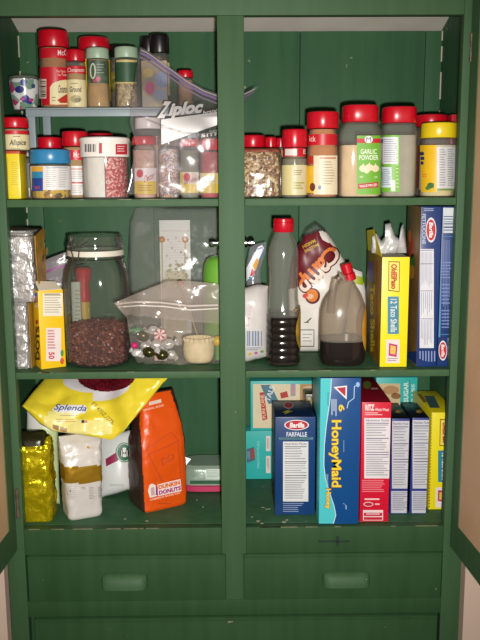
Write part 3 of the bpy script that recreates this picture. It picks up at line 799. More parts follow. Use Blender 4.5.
# ---- the zip bag draped over them
def bagY(u, v):
    k = min(1, v/.42); y = .098-.085*(k*k*(3-2*k))-.002*v
    p = zb1.uv(u, v)
    k = max(0, min(1, (p[0]-200)/12))*max(0, min(1, (135-p[1])/8))
    return y+(max(y, .044)-y)*k
zb1 = Bag([(140, 47), (147, 50), (158, 58), (170, 67), (188, 80), (204, 89), (220, 94.5), (240, 95), (259, 86)], [(127, 194), (150, 194.5), (190, 195), (216.5, 194)],
          [(140, 47), (136, 70), (132, 100), (130, 122), (136, 145), (131, 172), (127, 194)], [(259, 86), (250, 97), (236, 112), (217, 127), (216.5, 160), (216.5, 194)],
          bagY, lambda u, v: .012 if v < .45 else .002, .0022, .09, 3, .5, 60, 70)
def zb_Y(u, v): return bagY(u, v)
t = thing('zip_bag', 'clear zip bag with purple zipper and white writing, draped over the decorating jars', 'bag', (W(175, 194, .02).x, .014, S1T+E0))
PURP = mat('purple zipper', '#84709a', .35)
zb1.zmin = S1T+.002
link('film', zb1.mesh(MB(), FILMH), t)
p = Print(zb1.px, .0007, 14)
zl = [(141, 52), (147, 54.5), (158, 62), (170, 71), (188, 84), (204, 93), (219, 98.5), (238, 99), (255, 91)]
for (a, b) in zip(zl, zl[1:]):
    p.quad(a, b, (b[0]-.6, b[1]+2.1), (a[0]-.6, a[1]+2.1), PURP, 0, 3)
    p.quad((a[0], a[1]-2.5), (b[0], b[1]-2.5), (b[0]-.3, b[1]-1.2), (a[0]-.3, a[1]-1.2), '#a59a9e', 0, 3)
    p.quad((a[0]-1, a[1]+4.4), (b[0]-1, b[1]+4.4), (b[0]-1.2, b[1]+6), (a[0]-1.2, a[1]+6), '#8d7a90', 0, 3)
p.to('zipper', t, 'purple zipper')
WHT = mat('white print', '#e6e2e0', .4)
p = Print(zb1.px, .0009, 10)
p.aff('Z', (157, 118), (166.5, 118.5), (162, 101), WHT, 1, .05, .25); p.aff('iploc', (168, 119.5), (202, 116.5), (170, 103), WHT, 1, .05, .2)
p.aff('brand', (203, 115.5), (218, 112.5), (203.5, 110.5), WHT, 1, .02)
p.quad((161, 119.5), (217, 112), (217, 125), (161.5, 144.5), WHT, 0, 16)
p.aff('sm', (201, 137.5), (216, 135.5), (201, 134), '#d9d3d0', 1, .01)
p.to('lettering', t, 'white writing and write-on panel')
t = thing('decorating_packet', 'mottled yellow packet with pink and blue spots inside the zip bag', 'packet', (0, 0, 0))
b = Box(142, 168, 60, 107, .121, .012, RZ); t.location = b.loc(); b.shell('packet', t, {'all': mat('mottled pale yellow', '#b9a878', .5, col2='#8d8f86', vscale=26)}, .003)
p = Print(b.face('front')); p.oval(150, 88, 5, 6.5, '#c0407c', 0).oval(162, 80, 7, 8, '#7f95b4', 0).oval(160, 95, 7, 6, '#8a9cb0', 0).oval(148, 73, 5, 5, '#c2ad5a', 0); p.to('printing', t)
# ================================================================== UPPER SHELF, RIGHT HALF
def pr_none(p): pass
spice('spice_jar', 'leftmost red-capped jar behind the crinkly bag beside the middle post', 'spice jar', 241, 265, 135, .10, S1T, 196, 147, neck=.88, fill=150, fillm=TANS, ridges=True)
spice('spice_jar', 'middle of the three red-capped jars behind the crinkly bag', 'spice jar', 265.3, 276.3, 137, .10, S1T, 196, 147, neck=.88, fill=150, fillm=TANS)
spice('spice_jar', 'rightmost and smallest of three red caps behind the crinkly bag', 'spice jar', 276.5, 285, 138, .10, S1T, 196, 147, neck=.88, fill=150, fillm=TANS)
AMBB = speckle('amber sugar crystals', ['#8a6238', '#a98152', '#6a4526', '#c7a777', '#93683f', '#d9c49a'], 240, .35, .8)
cx, yc = W(260, 197, .05).x, .06
z = lambda py: W(260, py, yc-.03).z
t = thing('crystal_bag', 'crinkly clear bag packed with amber crystals at the left end of the upper right shelf', 'bag', (cx, yc, S1T+E0))
dsp = lambda x, y, zz, th: .002*noise.noise(Vector((x*90, y*90, zz*90)))+.0012*noise.noise(Vector((x*260, y*260, zz*260)))
a = 22*PXM(.04)
A = [(S1T+E0, a*.92, .026, 4), (S1T+.004, a*.98, .031, 4), (z(172), a, .033, 3.4), (z(156), a*.98, .029, 3.2), (z(150), a*.93, .022, 3), (z(148.4), a*.86, .012, 3)]
link('contents', Loft(cx, yc, [(q[0]+.001, q[1]-.004, q[2]-.004, q[3]) for q in A], 64, dsp, 4).mesh(MB(), AMBB), t)
link('film', Loft(cx, yc, A, 80, dsp, 6).mesh(MB(), FILM), t)
RIM = mat('rusty red bag tie', '#9a4a2a', .5, var=.3, vscale=70)
link('top_seal', Loft(cx, yc, [(z(152), a*.95, .0225, 3), (z(149.5), a*.93, .021, 3), (z(147.6), a*.84, .012, 3)], 80, dsp, 2).mesh(MB(), RIM), t, 'rusty red folded top')
def pr_19(p):
    p.text('E', 303, 149.5, 305.3, 154, '#e8d2ce', 1); p.rect(285.5, 149, 297, 155.5, '#d9d2cb', 0, 5, 1)
    p.rect(292, 166, 305, 194, '#cfc39c', 0, 6, 2).lines(293.5, 170, 303, 176, 3, '#8f875f', 1, .4).lines(293.5, 182, 304, 190, 3, '#a59c55', 1, .6)
spice('spice_jar', 'red-capped jar with cream label just right of the crystal bag', 'spice jar', 282.3, 307, 129, .012, S1T, S1R, 147, fill=150, fillm=mat('grey-green spice', '#75705a', .8, var=.15, vscale=90),
      band=(148, 156.5, REDL), lab=(165, 195, mat('pale yellow label', '#d6c98f', .5)), shape=[(159, 1), (157, .86), (148, .86), (147.5, .82)], printer=pr_19, ridges=True)
def pr_20(p):
    p.text('ick', 310, 136, 316, 141.5, '#efd6cc', 1)
    p.rect(308, 156, 316, 164, '#b8301f', 0, 5, 1).rect(307.6, 166, 315, 193, '#e3b52d', 0, 5, 2).oval(313, 187, 2.6, 4.2, '#6a3420', 2)
    p.rect(314, 155.5, 336.8, 194.5, '#e3d6b8', 1, 10, 2).rect(320, 157.5, 335.5, 158.6, '#b8402c', 2, 7, 1).lines(322, 161.5, 334.5, 186, 9, '#b0a284', 2, .35)
    p.oval(320, 187.5, 1.6, 2.2, '#7a90ae', 2)
spice('spice_jar', 'larger red-capped jar of orange spice with cream label', 'spice jar', 307.2, 338, 111, .012, S1T, S1R, 128, fill=129, fillm=PAPR,
      band=(134, 145, REDL), shape=[(150, 1), (146, .97), (145, .93), (134, .93), (132, .88), (129, .84)], printer=pr_20, ridges=True)
def pr_gar(p):
    p.rect(357, 135.5, 380, 194.5, GRL, 0, 10, 3); p.rect(357, 138.5, 380, 143, '#c01f2c', 1, 10, 1)
    p.oval(368.5, 139.5, 4, 3.6, '#eceae6', 2); p.text('M', 366.2, 137.2, 370.8, 141.6, '#31448a', 3, 0, 0)
    p.text('GARLIC', 360.7, 149, 376.5, 154, '#eef0dc', 1, 0, .012); p.text('POWDER', 359.2, 155, 378, 160, '#eef0dc', 1, 0, .012)
    for x, y, r_ in ((363, 168.5, 3.6), (369, 167.5, 4), (375, 168.5, 3.6), (366.5, 170, 3)):
        p.oval(x, y, r_, 3.4, '#e6d8b4', 1).poly([(x-1, y-2.6), (x+.3, y-5.6), (x+1.2, y-2.6)], '#e6d8b4', 1)
    p.text('NET', 360, 176, 363.5, 178, '#dfe8c6', 1).text('OZ', 374, 176, 377, 178, '#dfe8c6', 1)
    p.quad((358.2, 183.8), (378, 182), (378, 187.2), (358.2, 189), '#b51f2b', 1, 6).aff('VALUE PRICED', (359.5, 187.6), (376.8, 186), (359.5, 185), '#f0e6dc', 2, .02)
spice('garlic_powder_jar', 'big square-shouldered jar with red cap and green garlic powder label facing forward', 'spice jar', 338.5, 380.6, 104, .012, S1T, S1R, 121.5, fill=145, fillm=GARL,
      capr=.83, n=3.4, shape=[(140, 1), (134, .985), (129, .93), (125, .82), (122, .75)], printer=pr_gar)
def pr_gb(p):
    p.rect(382.5, 135, 400, 192, GRL, 0, 8, 3); p.rect(382.5, 137, 398.5, 164, '#d8d9dc', 1, 8, 1)
    p.rect(382.5, 139, 384, 143, '#2c3a5a', 2).lines(384.5, 139, 397.5, 163, 11, '#8f98a8', 2, .35)
    p.rect(382.2, 167, 392, 187.5, '#c9d2d6', 1, 6, 1).lines(383, 169, 391, 186, 9, '#8798a8', 2, .45); p.rect(391.5, 180, 395.5, 191, '#c8d0c4', 1).lines(396, 146, 399, 190, 12, '#bfd08f', 1, .3)
spice('garlic_powder_jar', 'second big red-capped jar, turned to show the back of its green label', 'spice jar', 381.3, 415.8, 106, .02, S1T, S1R, 122.5, fill=135, fillm=mat('grey white powder', '#aba593', .85, var=.06, vscale=40),
      capr=.96, n=3.2, shape=[(140, 1), (133, .985), (128, .95), (125, .9), (123, .86)], printer=pr_gb)
spice('spice_jar', 'dark jar with red cap behind the yellow-capped bottle', 'spice jar', 415.5, 446, 114, .10, S1T, 196, 126, fill=130, fillm=mat('dark brown spice', '#46281c', .8), neck=.85, lab=(145, 188, mat('brown red label', '#5c2c26', .5)), ridges=True)
def pr_yc(p):
    p.rect(422, 145, 437, 192, '#e8b91f', 0, 8, 3); p.lines(422.2, 152, 425, 166, 3, '#2b3358', 1, .7); p.rect(437, 147, 454.5, 188.5, '#c9c6c4', 1, 8, 2)
    p.lines(439.5, 149, 446, 187, 15, '#8b8b92', 2, .4).lines(447.5, 149, 453.5, 187, 17, '#8b8b92', 2, .4); p.lines(423, 174, 428, 178, 2, '#e0862c', 1, .5)
    p.rect(427, 183, 454, 190.5, '#6d8a3c', 0, 8, 1).oval(431, 185.5, 3.4, 3, '#3f6b34', 1).oval(428, 188, 2.2, 2, '#4d7a3a', 1)
spice('seasoning_bottle', 'clear bottle with bright yellow cap and yellow label at the right end', 'spice bottle', 421, 455.8, 122, .024, S1T, S1R, 137.5, mat('yellow plastic cap', '#e2c51c', .3), fill=190.5,
      fillm=mat('pale cream seasoning', '#e0cf98', .8), printer=pr_yc, neck=.93, sh=142, lab=(145, 190, mat('clear grey label', '#b5ad94', .5)), ridges=True)
t = thing('spice_packet', 'thin red packet standing against the side at the far right', 'packet', (0, 0, 0))
b = Box(448.5, 460, 114, 196, .095, .10, S1T); t.location = b.loc()
b.shell('body', t, {'all': mat('glossy red packet', '#a81c28', .3, var=.1)}, .003)
p = Print(b.face('front')); p.lines(449, 150, 456, 185, 6, '#d8c8c4', 0, .3).rect(448, 122, 457, 128, '#d9bfb8', 0); p.to('printing', t)

# ================================================================== MIDDLE SHELF, LEFT HALF
def foil_box(l, r, top, base_row, Y, d, z0, seed):
    """a foil-wrapped block: crumpled, square-ish"""
    a, b_ = W(l, base_row, Y), W(r, base_row, Y); w = (b_.x-a.x)/2; cx = (a.x+b_.x)/2; yc = Y+d/2
    zt = W((l+r)/2, top, Y).z
    dsp = lambda x, y, zz, th: .0030*noise.noise(Vector((x*60+seed, y*60, zz*60)))+.0042*abs(noise.noise(Vector((x*110, y*110+seed, zz*90))))+.0012*noise.noise(Vector((x*300, y*300+seed, zz*260)))-.0035
    return Loft(cx, yc, [(z0, w*.94, d/2*.94, 6), (z0+.004, w, d/2, 7), (zt-.006, w, d/2, 7), (zt, w*.93, d/2*.9, 6)], 96, dsp, 24), (cx, yc, z0), zt
t = thing('cracker_sleeve', 'upright silver foil block at the far left of the middle shelf, under the opened carton', 'foil package', (0, 0, 0))
L, loc, zt0 = foil_box(8.5, 30.5, 303, 368, .026, .085, S2T+E0, 1); t.location = loc
link('foil', L.mesh(MB(), SILVERF), t)
link('cardboard_edge', MB().box(loc[0]+.0212, loc[0]+.0219, .03, .1, S2T+.001, zt0-.002, mat('yellow brown card', '#b08a2c', .5)), t, 'thin yellow card strip at its right side')
t = thing('cracker_carton', 'opened yellow carton wrapped around a silver foil pack, on top of the foil block', 'carton', (0, 0, 0))
UZ = zt0+.0012
L, loc, zt1 = foil_box(4.5, 36, 231, 302, .0265, .07, UZ, 5); t.location = loc
link('foil', L.mesh(MB(), SILVERF), t)
CARD = mat('yellow brown carton', '#b5861f', .45, .0, var=.35, vscale=30)
CARDIN = mat('brown carton inside', '#4a3a26', .6)
xr = W(37.6, 302, .0265).x; x0 = loc[0]-.0295
zz = lambda py: W(38, py, .0265).z
def panel(pts, thk, m):                                   # a card panel in the side plane
    vs = [(xr+k*thk, y, z) for k in (0, 1) for y, z in pts]; n = len(pts)
    return MB().add(vs, [tuple(range(n))[::-1], tuple(range(n, 2*n))]+[(i, (i+1) % n, n+(i+1) % n, n+i) for i in range(n)], m)
ztop = zz(236)
link('side_panel', panel([(.0268, ztop), (.0275, zz(262)), (.036, zz(282)), (.05, zz(296)), (.098, zz(297)), (.104, ztop+.006), (.09, ztop+.011)], .0012, CARD), t, 'printed yellow side of the carton')
p = Print(lambda px, py, off: (lambda q: Vector((xr+.0012+off, q.y, q.z)))(CAM+ray(px, py)*((xr-CAM.x)/ray(px, py).x)))
p.oval(43, 244, 1.6, 5, '#a9a26a', 0).oval(46, 251, 1.3, 4, '#c3a66a', 0).oval(44.5, 240, 1, 3, '#5d7a3a', 0).oval(42.5, 258, 1, 3.4, '#7d3a26', 0); p.to('printing', t)
link('top_flap', MB().add([(x0, .0262, ztop-.001), (xr, .0262, ztop-.001), (xr, .098, ztop+.008), (x0, .098, ztop+.012), (x0, .0262, ztop+.0005), (xr, .0262, ztop+.0005), (xr, .098, ztop+.0095), (x0, .098, ztop+.0135)],
     [(3, 2, 1, 0), (4, 5, 6, 7), (0, 1, 5, 4), (1, 2, 6, 5), (2, 3, 7, 6), (3, 0, 4, 7)], CARDIN), t, 'dark flap over the top')
# DOTS box
t = thing('candy_box', 'small yellow candy carton printed DOTS, standing open between foil block and glass jar', 'candy box', (0, 0, 0))
b = Box(41.5, 66, 291, 370.5, .0225, .036, S2T, rot=R(30), w=.0475); t.location = b.loc()
YB = mat('yellow candy carton', '#ecc012', .4)
b.shell('carton', t, {'all': YB})
f = b.face('front'); p = Print(f, .0002)
p.rect(43, 293, 62.5, 316, '#e6dfcc', 0).lines(44.5, 295, 62, 314, 8, '#a59c86', 1, .35); p.rect(44.2, 293.6, 60, 294.6, '#6b6250', 1)
p.rect(46, 328, 61, 361, '#e3d6d2', 0).lines(47.5, 330, 56, 350, 7, '#c7868a', 1, .5); p.text('50', 48.5, 352, 54.5, 359, '#c2303a', 1, -90, .03)
p.oval(62, 353, 1.6, 3.4, '#4d8c3a', 1).oval(62, 361, 2, 3.2, '#c9542a', 1); p.to('printing', t)
f = b.face('left'); p = Print(f, .0002)
p.rect(33.8, 293, 39.8, 303, '#44618c', 0).poly([(35.5, 302), (36.8, 295), (38.3, 302)], '#d8742a', 1).rect(35, 305, 39.6, 308, '#e9d9a0', 0)
p.text('DOTS', 35.6, 326, 39.9, 360, '#3a2a1c', 1, 90, .05); p.oval(37, 322, 1.3, 2.4, '#b03a2c', 1); p.to('side_printing', t)
zt2 = b.z1
c0 = b.o+b.u*.002+Vector((0, 0, b.h)); 
fl = [c0, c0+b.u*.043, c0+b.u*.039+b.b*.024+Vector((0, 0, .012)), c0+b.u*.001+b.b*.026+Vector((0, 0, .015))]
link('flap', MB().add([q for q in fl]+[q+Vector((0, 0, .0008)) for q in fl], [(3, 2, 1, 0), (4, 5, 6, 7), (0, 1, 5, 4), (1, 2, 6, 5), (2, 3, 7, 6), (3, 0, 4, 7)], mat('cream card inside', '#e2d6bd', .6)), t, 'cream inside of the open flap')
# little zip bag behind it
B = Bag([(41, 262), (52, 257), (66, 252)], [(40, 361), (66, 361)], [(41, 262), (40, 300), (40, 361)], [(66, 252), (70, 275), (66, 300), (66, 361)], .128, .022, .003, .05, 8, .5, 26, 40); B.zmin = S2T+.001
t = thing('snack_bag', 'small grey zip bag with magenta zipper standing behind the DOTS carton', 'bag', (W(53, 361, .128).x, .128, S2T+E0))
link('film', B.mesh(MB(), clear('grey bag film', '#d6d2d6', .5, .2, .5, '#a9a3a6', bump=.4)), t)
p = Print(B.px, .0008, 8); zl = [(42, 274), (50, 270.5), (57, 267.5), (67, 265)]
for q, r_ in zip(zl, zl[1:]): p.quad((q[0], q[1]-1), (r_[0], r_[1]-1), (r_[0], r_[1]+1), (q[0], q[1]+1), '#8f3a80', 0, 4)
p.to('zipper', t, 'magenta zipper')
# ---- clamp-lid glass jar with beans
rad = 33*PXM(.077); yc = .018+rad; cx = W(98.6, 340, yc).x
z = lambda py: W(98, py, yc).z
z0 = S2T+E0
t = thing('clamp_jar', 'large clear glass jar with wire clamp lid, one third full of brown beans', 'glass jar', (cx, yc, z0))
q = rad
body = [(z0, q*.82, q*.82, 2.3), (z0+.004, q*.93, q*.93, 2.3), (z0+.012, q*.99, q*.99, 2.4), (z0+.02, q, q, 2.4), (z(292), q, q, 2.4), (z(280), q*.985, q*.985, 2.4), (z(270), q*.94, q*.94, 2.3), (z(263), q*.86, q*.86, 2.2), (z(259), q*.81, q*.81, 2), (z(255), q*.8, q*.8, 2)]
link('body', Loft(cx, yc, body, 56, None, 2).mesh(MB(), JARG, False), t)
link('gasket', Loft(cx, yc, [(z(255), q*.80, q*.80, 2), (z(254.8), q*.84, q*.84, 2), (z(249.6), q*.84, q*.84, 2), (z(249.4), q*.80, q*.80, 2)], 56).mesh(MB(), mat('white rubber seal', '#ded6c6', .5), False, False), t, 'white rubber seal')
link('lid', Loft(cx, yc, [(z(249.2), q*.80, q*.80, 2), (z(248.8), q*.85, q*.85, 2), (z(246), q*.86, q*.86, 2), (z(242), q*.83, q*.83, 2), (z(240), q*.8, q*.8, 2), (z(236), q*.8, q*.8, 2), (z(235), q*.77, q*.77, 2)], 56).mesh(MB(), JARG), t)
WIRE = mat('grey wire', '#6b6862', .3, metal=.9)
mb = MB(); rr = q*.87
ring = [(cx+rr*math.cos(a_*math.pi/24), yc+rr*math.sin(a_*math.pi/24), z(257.5)) for a_ in range(49)]
mb.tube(ring, .0011, WIRE, 8); link('wire_ring', mb, t)
mb = MB(); w3 = lambda px, py, Y: W(px, py, Y)
yy = .036
mb.tube([w3(70, 243, yy+.012), w3(71, 250, yy+.004), w3(73, 257, yy), w3(72, 264, yy-.002), w3(77, 265, yy-.006), w3(84, 263.5, yy-.012), w3(86, 260, yy-.012), w3(80, 258, yy-.008), w3(75, 260.5, yy-.004)], .0013, WIRE, 8)
mb.tube([w3(78, 262, yy-.007), w3(79, 252, yy-.008), w3(82, 245, yy-.006), w3(88, 241, yy+.004)], .0012, WIRE, 8)
link('clasp', mb, t)
rnd = random.Random(5); mb = MB(); BEAN = [mat('bean '+c_, c_, .4) for c_ in ('#5f2c24', '#74392c', '#522520', '#834736', '#6a3228')]
zb_ = z(326)
Rn = q*.955
def bean(x, y, zc, r_):
    mb.ball((x, y, zc), r_, rnd.choice(BEAN), rnd.choice(((1.3, 1, .85), (.9, 1, 1.3), (1, 1, 1), (1.15, 1.1, .9))), 1, .35, rnd.randint(0, 99))
zc = z0+.0085
while zc < zb_+.002:
    k = 44; o_ = rnd.random()
    fr = min(1, .86+.14*(zc-z0)/.016)
    for i in range(k):
        a_ = 2*math.pi*(i+o_+rnd.uniform(-.3, .3))/k; rr = (Rn-.0050-rnd.uniform(0, .0022))*fr
        bean(cx+rr*math.cos(a_)*1.01, yc+rr*math.sin(a_)*1.01, zc+rnd.uniform(-.002, .002), rnd.uniform(.0036, .0046))
    zc += .0060
for i in range(300):
    rr = (Rn-.006)*math.sqrt(rnd.random()); a_ = rnd.random()*6.283
    bean(cx+rr*math.cos(a_), yc+rr*math.sin(a_), zb_+rnd.uniform(-.002, .002)+.004*(1-rr/Rn), .0044)
mb2 = Loft(cx, yc, [(z0+.006, Rn*.8, Rn*.8, 2.2), (zb_-.002, Rn*.86, Rn*.86, 2.2)]).mesh(mb, BEAN[2])
single('dried_beans', mb, 'heap of small reddish brown beans at the bottom of the clamp-lid glass jar', 'beans', (cx, yc, z0+.004), kind='stuff')
# candy tube behind the jar
t = thing('candy_stick', 'red and yellow candy tube standing behind the glass jar', 'candy', (0, 0, 0))
cxx, ycc = W(86.5, 358, .19).x, .19; zq = lambda py: W(86.5, py, .18).z; t.location = (cxx, ycc, S2T+E0)
link('tube', Loft(cxx, ycc, [(S2T+E0, .012, .012, 2), (zq(302), .012, .012, 2)]).mesh(MB(), mat('dull yellow wrapper', '#c9a03c', .4)), t)
link('top', Loft(cxx, ycc, [(zq(302), .0128, .0128, 2), (zq(295), .0135, .0135, 2), (zq(284), .011, .011, 2), (zq(278), .016, .016, 2), (zq(270), .017, .017, 2), (zq(268), .013, .013, 2)]).mesh(MB(), RED), t, 'red top')
t = thing('paper_packet', 'pale paper packet standing behind the left side of the glass jar', 'packet', (0, 0, 0))
b = Box(73.5, 82.5, 282, 358, .165, .02, S2T); t.location = b.loc(); b.shell('sleeve', t, {'all': mat('pale paper', '#c9c3bb', .6)})
p = Print(b.face('front')); p.lines(75, 290, 81, 322, 8, '#9a938c', 0, .3); p.to('printing', t)

# ---- big clear bag at the back with its contents
B = Bag([(136, 208), (150, 206.5), (190, 207), (218, 207), (240, 209)], [(134, 353), (240, 353)], [(136, 208), (130, 222), (128, 260), (131, 310), (134, 353)], [(240, 209), (243, 260), (240, 353)],
        .238, .062, .006, .09, 11, .42, 40, 50, zmin=S2T+.001)
t = thing('storage_bag', 'large limp clear plastic bag standing at the back, holding a card and party picks', 'bag', (W(185, 353, .238).x, .238, S2T+E0))
link('film', B.mesh(MB(), clear('limp clear film', '#f5f7f5', .12, .1, .9, '#cfd2cb', bump=.75, bscale=13)), t)
t = thing('gift_card', 'white paper card standing upright inside the large clear bag', 'card', (0, 0, 0))
b = Box(162, 192, 220, 352, .238, .003, S2T+.0025); t.location = b.loc(); b.shell('paper', t, {'all': mat('white paper', '#e6dfdc', .55)}, .0005)
p = Print(b.face('front')); p.rect(162, 230.5, 192, 231.3, '#c9b3b6', 0)
for i, (x, y) in enumerate([(168, 240), (176, 238), (184, 242), (172, 248), (181, 252), (167, 256), (187, 258), (176, 261)]): p.oval(x, y, 1.2, 1.2, '#d9a3ac', 0, 10).oval(x+3, y+3, .8, .8, '#cdb98c', 0, 8)
p.lines(166, 236, 188, 260, 9, '#d8c6c8', 0, .25); p.to('printing', t)
ORG = mat('orange pick head', '#d98b4e', .35); STK = mat('pale wooden stick', '#cdb182', .6)
def pick(hx_, hy, bx, by, Y0, Y1, label, r_=3.1):
    h_, q_ = W(hx_, hy, Y0), W(bx, by, Y1)
    q_.z = max(q_.z, S2T+.004)
    t = thing('party_pick', label, 'party pick', q_, 'orange-headed party picks')
    link('stick', MB().tube([q_, h_], .0012, STK, 8), t); link('head', MB().ball(h_, r_*PXM(Y0), ORG, sub=3), t)
pick(162, 239.5, 163.5, 353, .231, .229, 'orange-headed party pick left of the white card')
pick(185.3, 239.5, 184, 353, .231, .229, 'orange-headed party pick right of the white card')
mb = MB(); rnd = random.Random(3)
t = thing('bead_cluster', 'bunch of pearly gold beads in front of the white card', 'beads', (W(175, 352, .228).x, .228, S2T+.002))
PRL = mat('pearl beads', '#d9c9a0', .2, .3)
for i in range(46):
    px, py = rnd.uniform(163, 188), rnd.uniform(264, 290)
    mb.ball(W(px, py, .2285+rnd.uniform(-.001, .001)), rnd.uniform(.0022, .0036), PRL, sub=1)
mb.box(W(165, 300, .22).x, W(186, 300, .22).x, .2275, .2295, S2T+.004, W(175, 272, .22).z, mat('pale backing', '#cfc2a8', .6))
link('beads', mb, t)
# green egg-shaped container behind the post, chrome bar lying on it
cxx, ycc = W(222.5, 350, .15).x, .157
zq = lambda py: W(214, py, .135).z
t = thing('green_canister', 'apple green dome-topped container half hidden behind the middle post', 'container', (cxx, ycc, S2T+E0))
r_ = 19*PXM(.13)
link('body', Loft(cxx, ycc, [(S2T+E0, r_*.8, r_*.8, 2), (S2T+.006, r_, r_, 2), (zq(274), r_, r_, 2), (zq(266), r_*.94, r_*.94, 2), (zq(260), r_*.8, r_*.8, 2), (zq(257), r_*.55, r_*.55, 2), (zq(255.5), r_*.2, r_*.2, 2), (zq(249), r_*.13, r_*.13, 2)], 40, None, 3).mesh(MB(), mat('apple green plastic', '#6fae3c', .4)), t)
zc_ = zq(249)+.0008
rb_ = .0088
mb = MB(); pts = []; rad_ = []
xa, xb = W(209.5, 240, ycc).x, W(254, 240, ycc).x
for k, r2 in ((0, .9), (.04, 1), (.1, 1), (.11, .75), (.16, .75), (.17, 1.05), (.3, 1.05), (.31, .8), (.7, .8), (.71, 1.1), (.84, 1.1), (.86, .8), (.9, .8), (.91, 1.1), (1, 1.1)):
    pts.append((xa+(xb-xa)*k, ycc, zc_+rb_*1.1)); rad_.append(rb_*r2)
single('chrome_rod', mb.tube(pts, rad_, CHROME, 20), 'small chrome metal rod lying crosswise on the green container behind the middle post', 'metal rod', ((xa+xb)/2, ycc, zc_))

# ---- front zip bag of sweets
def fbY(u, v):
    p = fb.uv(u, v); k = max(0, min(1, (p[0]-118)/26)); k = k*k*(3-2*k)
    return .0155+(.072-.0155)*k+ (0 if p[0] < 205 else 0)
fb = Bag([(114, 303), (128, 297), (150, 288), (168, 281), (190, 281), (212, 283), (222, 285)], [(131, 352), (137, 363), (150, 367), (180, 369), (222, 367)],
         [(114, 303), (118, 308), (127, 318), (129, 335), (131, 352)], [(222, 285), (223, 330), (222, 367)], fbY,
         lambda u, v: (.082*min(1, max(0, (fb.uv(u, v)[0]-120)/22))*min(1, .12+max(0, v-.18)*2.2)), .0025, .07, 21, .4, 56, 44, zmin=S2T+.0008)
t = thing('sweets_bag', 'clear zip bag of wrapped sweets lying in front of the large clear bag', 'bag', (W(178, 366, .05).x, .05, S2T+E0))
SWF = clear('sweets bag film', '#f8f5f2', .10, .12, .6, '#dfd5cc', bump=.5, bscale=16)
HZF = clear('hazy sweets bag film', '#f6f2ef', .24, .14, .6, '#d9cdc4', bump=.5, bscale=16)
link('film', fb.mesh(MB(), None, lambda px, py, side: HZF if py < 314+(px-120)*.10 else SWF), t)
p = Print(fb.px, .0009, 6)
def strip(pts, w_, m, lay=0):
    for q, r2 in zip(pts, pts[1:]): p.quad((q[0], q[1]-w_), (r2[0], r2[1]-w_), (r2[0], r2[1]+w_), (q[0], q[1]+w_), m, lay, 4)
strip([(117, 304), (135, 302), (160, 302.5), (190, 306), (218, 305)], .8, '#cfc3ba'); strip([(119, 307), (140, 305.5), (165, 306.5), (190, 310), (218, 308.5)], .6, '#e3dad2')
p.to('zipper', t)
def sweet(px, py, Y, r_, m, m2, label, seed):
    """a sweet in twisted cellophane"""
    c = W(px, py, Y); rr = r_*PXM(Y)
    c.z = max(c.z, S2T+.003+rr*.82)
    rr *= 1.2
    t = thing('wrapped_sweet', label, 'sweet', (c.x, c.y, c.z-rr*.8), 'sweets in the zip bag')
    link('sweet', MB().ball(c, rr*.78, m, (1.1, .8, .9), 2, .25, seed), t)
    a_ = seed*1.1; d_ = Vector((math.cos(a_), 0, math.sin(a_)*.5)); n_ = Vector((-d_.z, 0, d_.x)); mb = MB()
    for sg in (-1, 1):
        b_ = c+d_*sg*rr*.72; vs = [b_+Vector((0, -.001, 0))]; k = 9
        for i in range(k+1):
            a2 = -.8+1.6*i/k; vs.append(b_+d_*sg*rr*.85*math.cos(a2)+n_*rr*.85*math.sin(a2)+Vector((0, .0016*(-1)**i, 0)))
        n0 = len(vs); vs += [q+Vector((0, .0006, 0)) for q in vs]
        fs = [(0, i, i+1) for i in range(1, k+1)]+[(n0, n0+i+1, n0+i) for i in range(1, k+1)]+[(i, n0+i, n0+i+1, i+1) for i in range(1, k+1)]
        mb.add(vs, fs, m2)
    link('twisted_ends', mb, t)
CELL = mat('shiny cellophane', '#d2cfcd', .2, .35, bump=.9, bscale=140)
DKG = mat('olive foil', '#4b4a26', .25, .6, var=.4, vscale=90)
for i, (px, py, Y, r_, m, tx) in enumerate([(146, 346, .088, 6, CELL, 'silver wrapped sweet at the back left of the heap in the zip bag'), (171, 355, .055, 6, CELL, 'silver wrapped sweet low in the zip bag in front of the cream cup'), (153, 330, .10, 5.5, CELL, 'silver wrapped sweet highest in the heap in the zip bag'),
        (143, 336, .05, 6.5, DKG, 'dark green foil sweet at the upper left of the zip bag'), (137, 353, .04, 5.5, CELL, 'silver wrapped sweet at the lower left corner of the zip bag'),
        (149, 352, .035, 6.2, DKG, 'dark green foil sweet low in the zip bag, left of two'), (162, 355, .042, 6.5, DKG, 'dark green foil sweet low in the zip bag, right of two'),
        (156, 345, .06, 6.2, CELL, 'silver wrapped sweet in the middle of the heap in the zip bag'), (168, 344, .062, 6.5, CELL, 'silver wrapped sweet nearest the cream cup in the zip bag'), (138, 331, .075, 5, mat('green sweet', '#4d8a5a', .3), 'small green sweet at the top left of the zip bag')]):
    sweet(px, py, Y, r_, m, CELL, tx, i+1)
c = W(134.5, 345.5, .033); 
single('pink_sweet', MB().ball(c, 3.4*PXM(.03), mat('hot pink sweet', '#c8246e', .25), sub=3), 'small hot pink sweet at the left edge of the zip bag', 'sweet', (c.x, c.y, c.z-3.4*PXM(.03)), 'sweets in the zip bag')
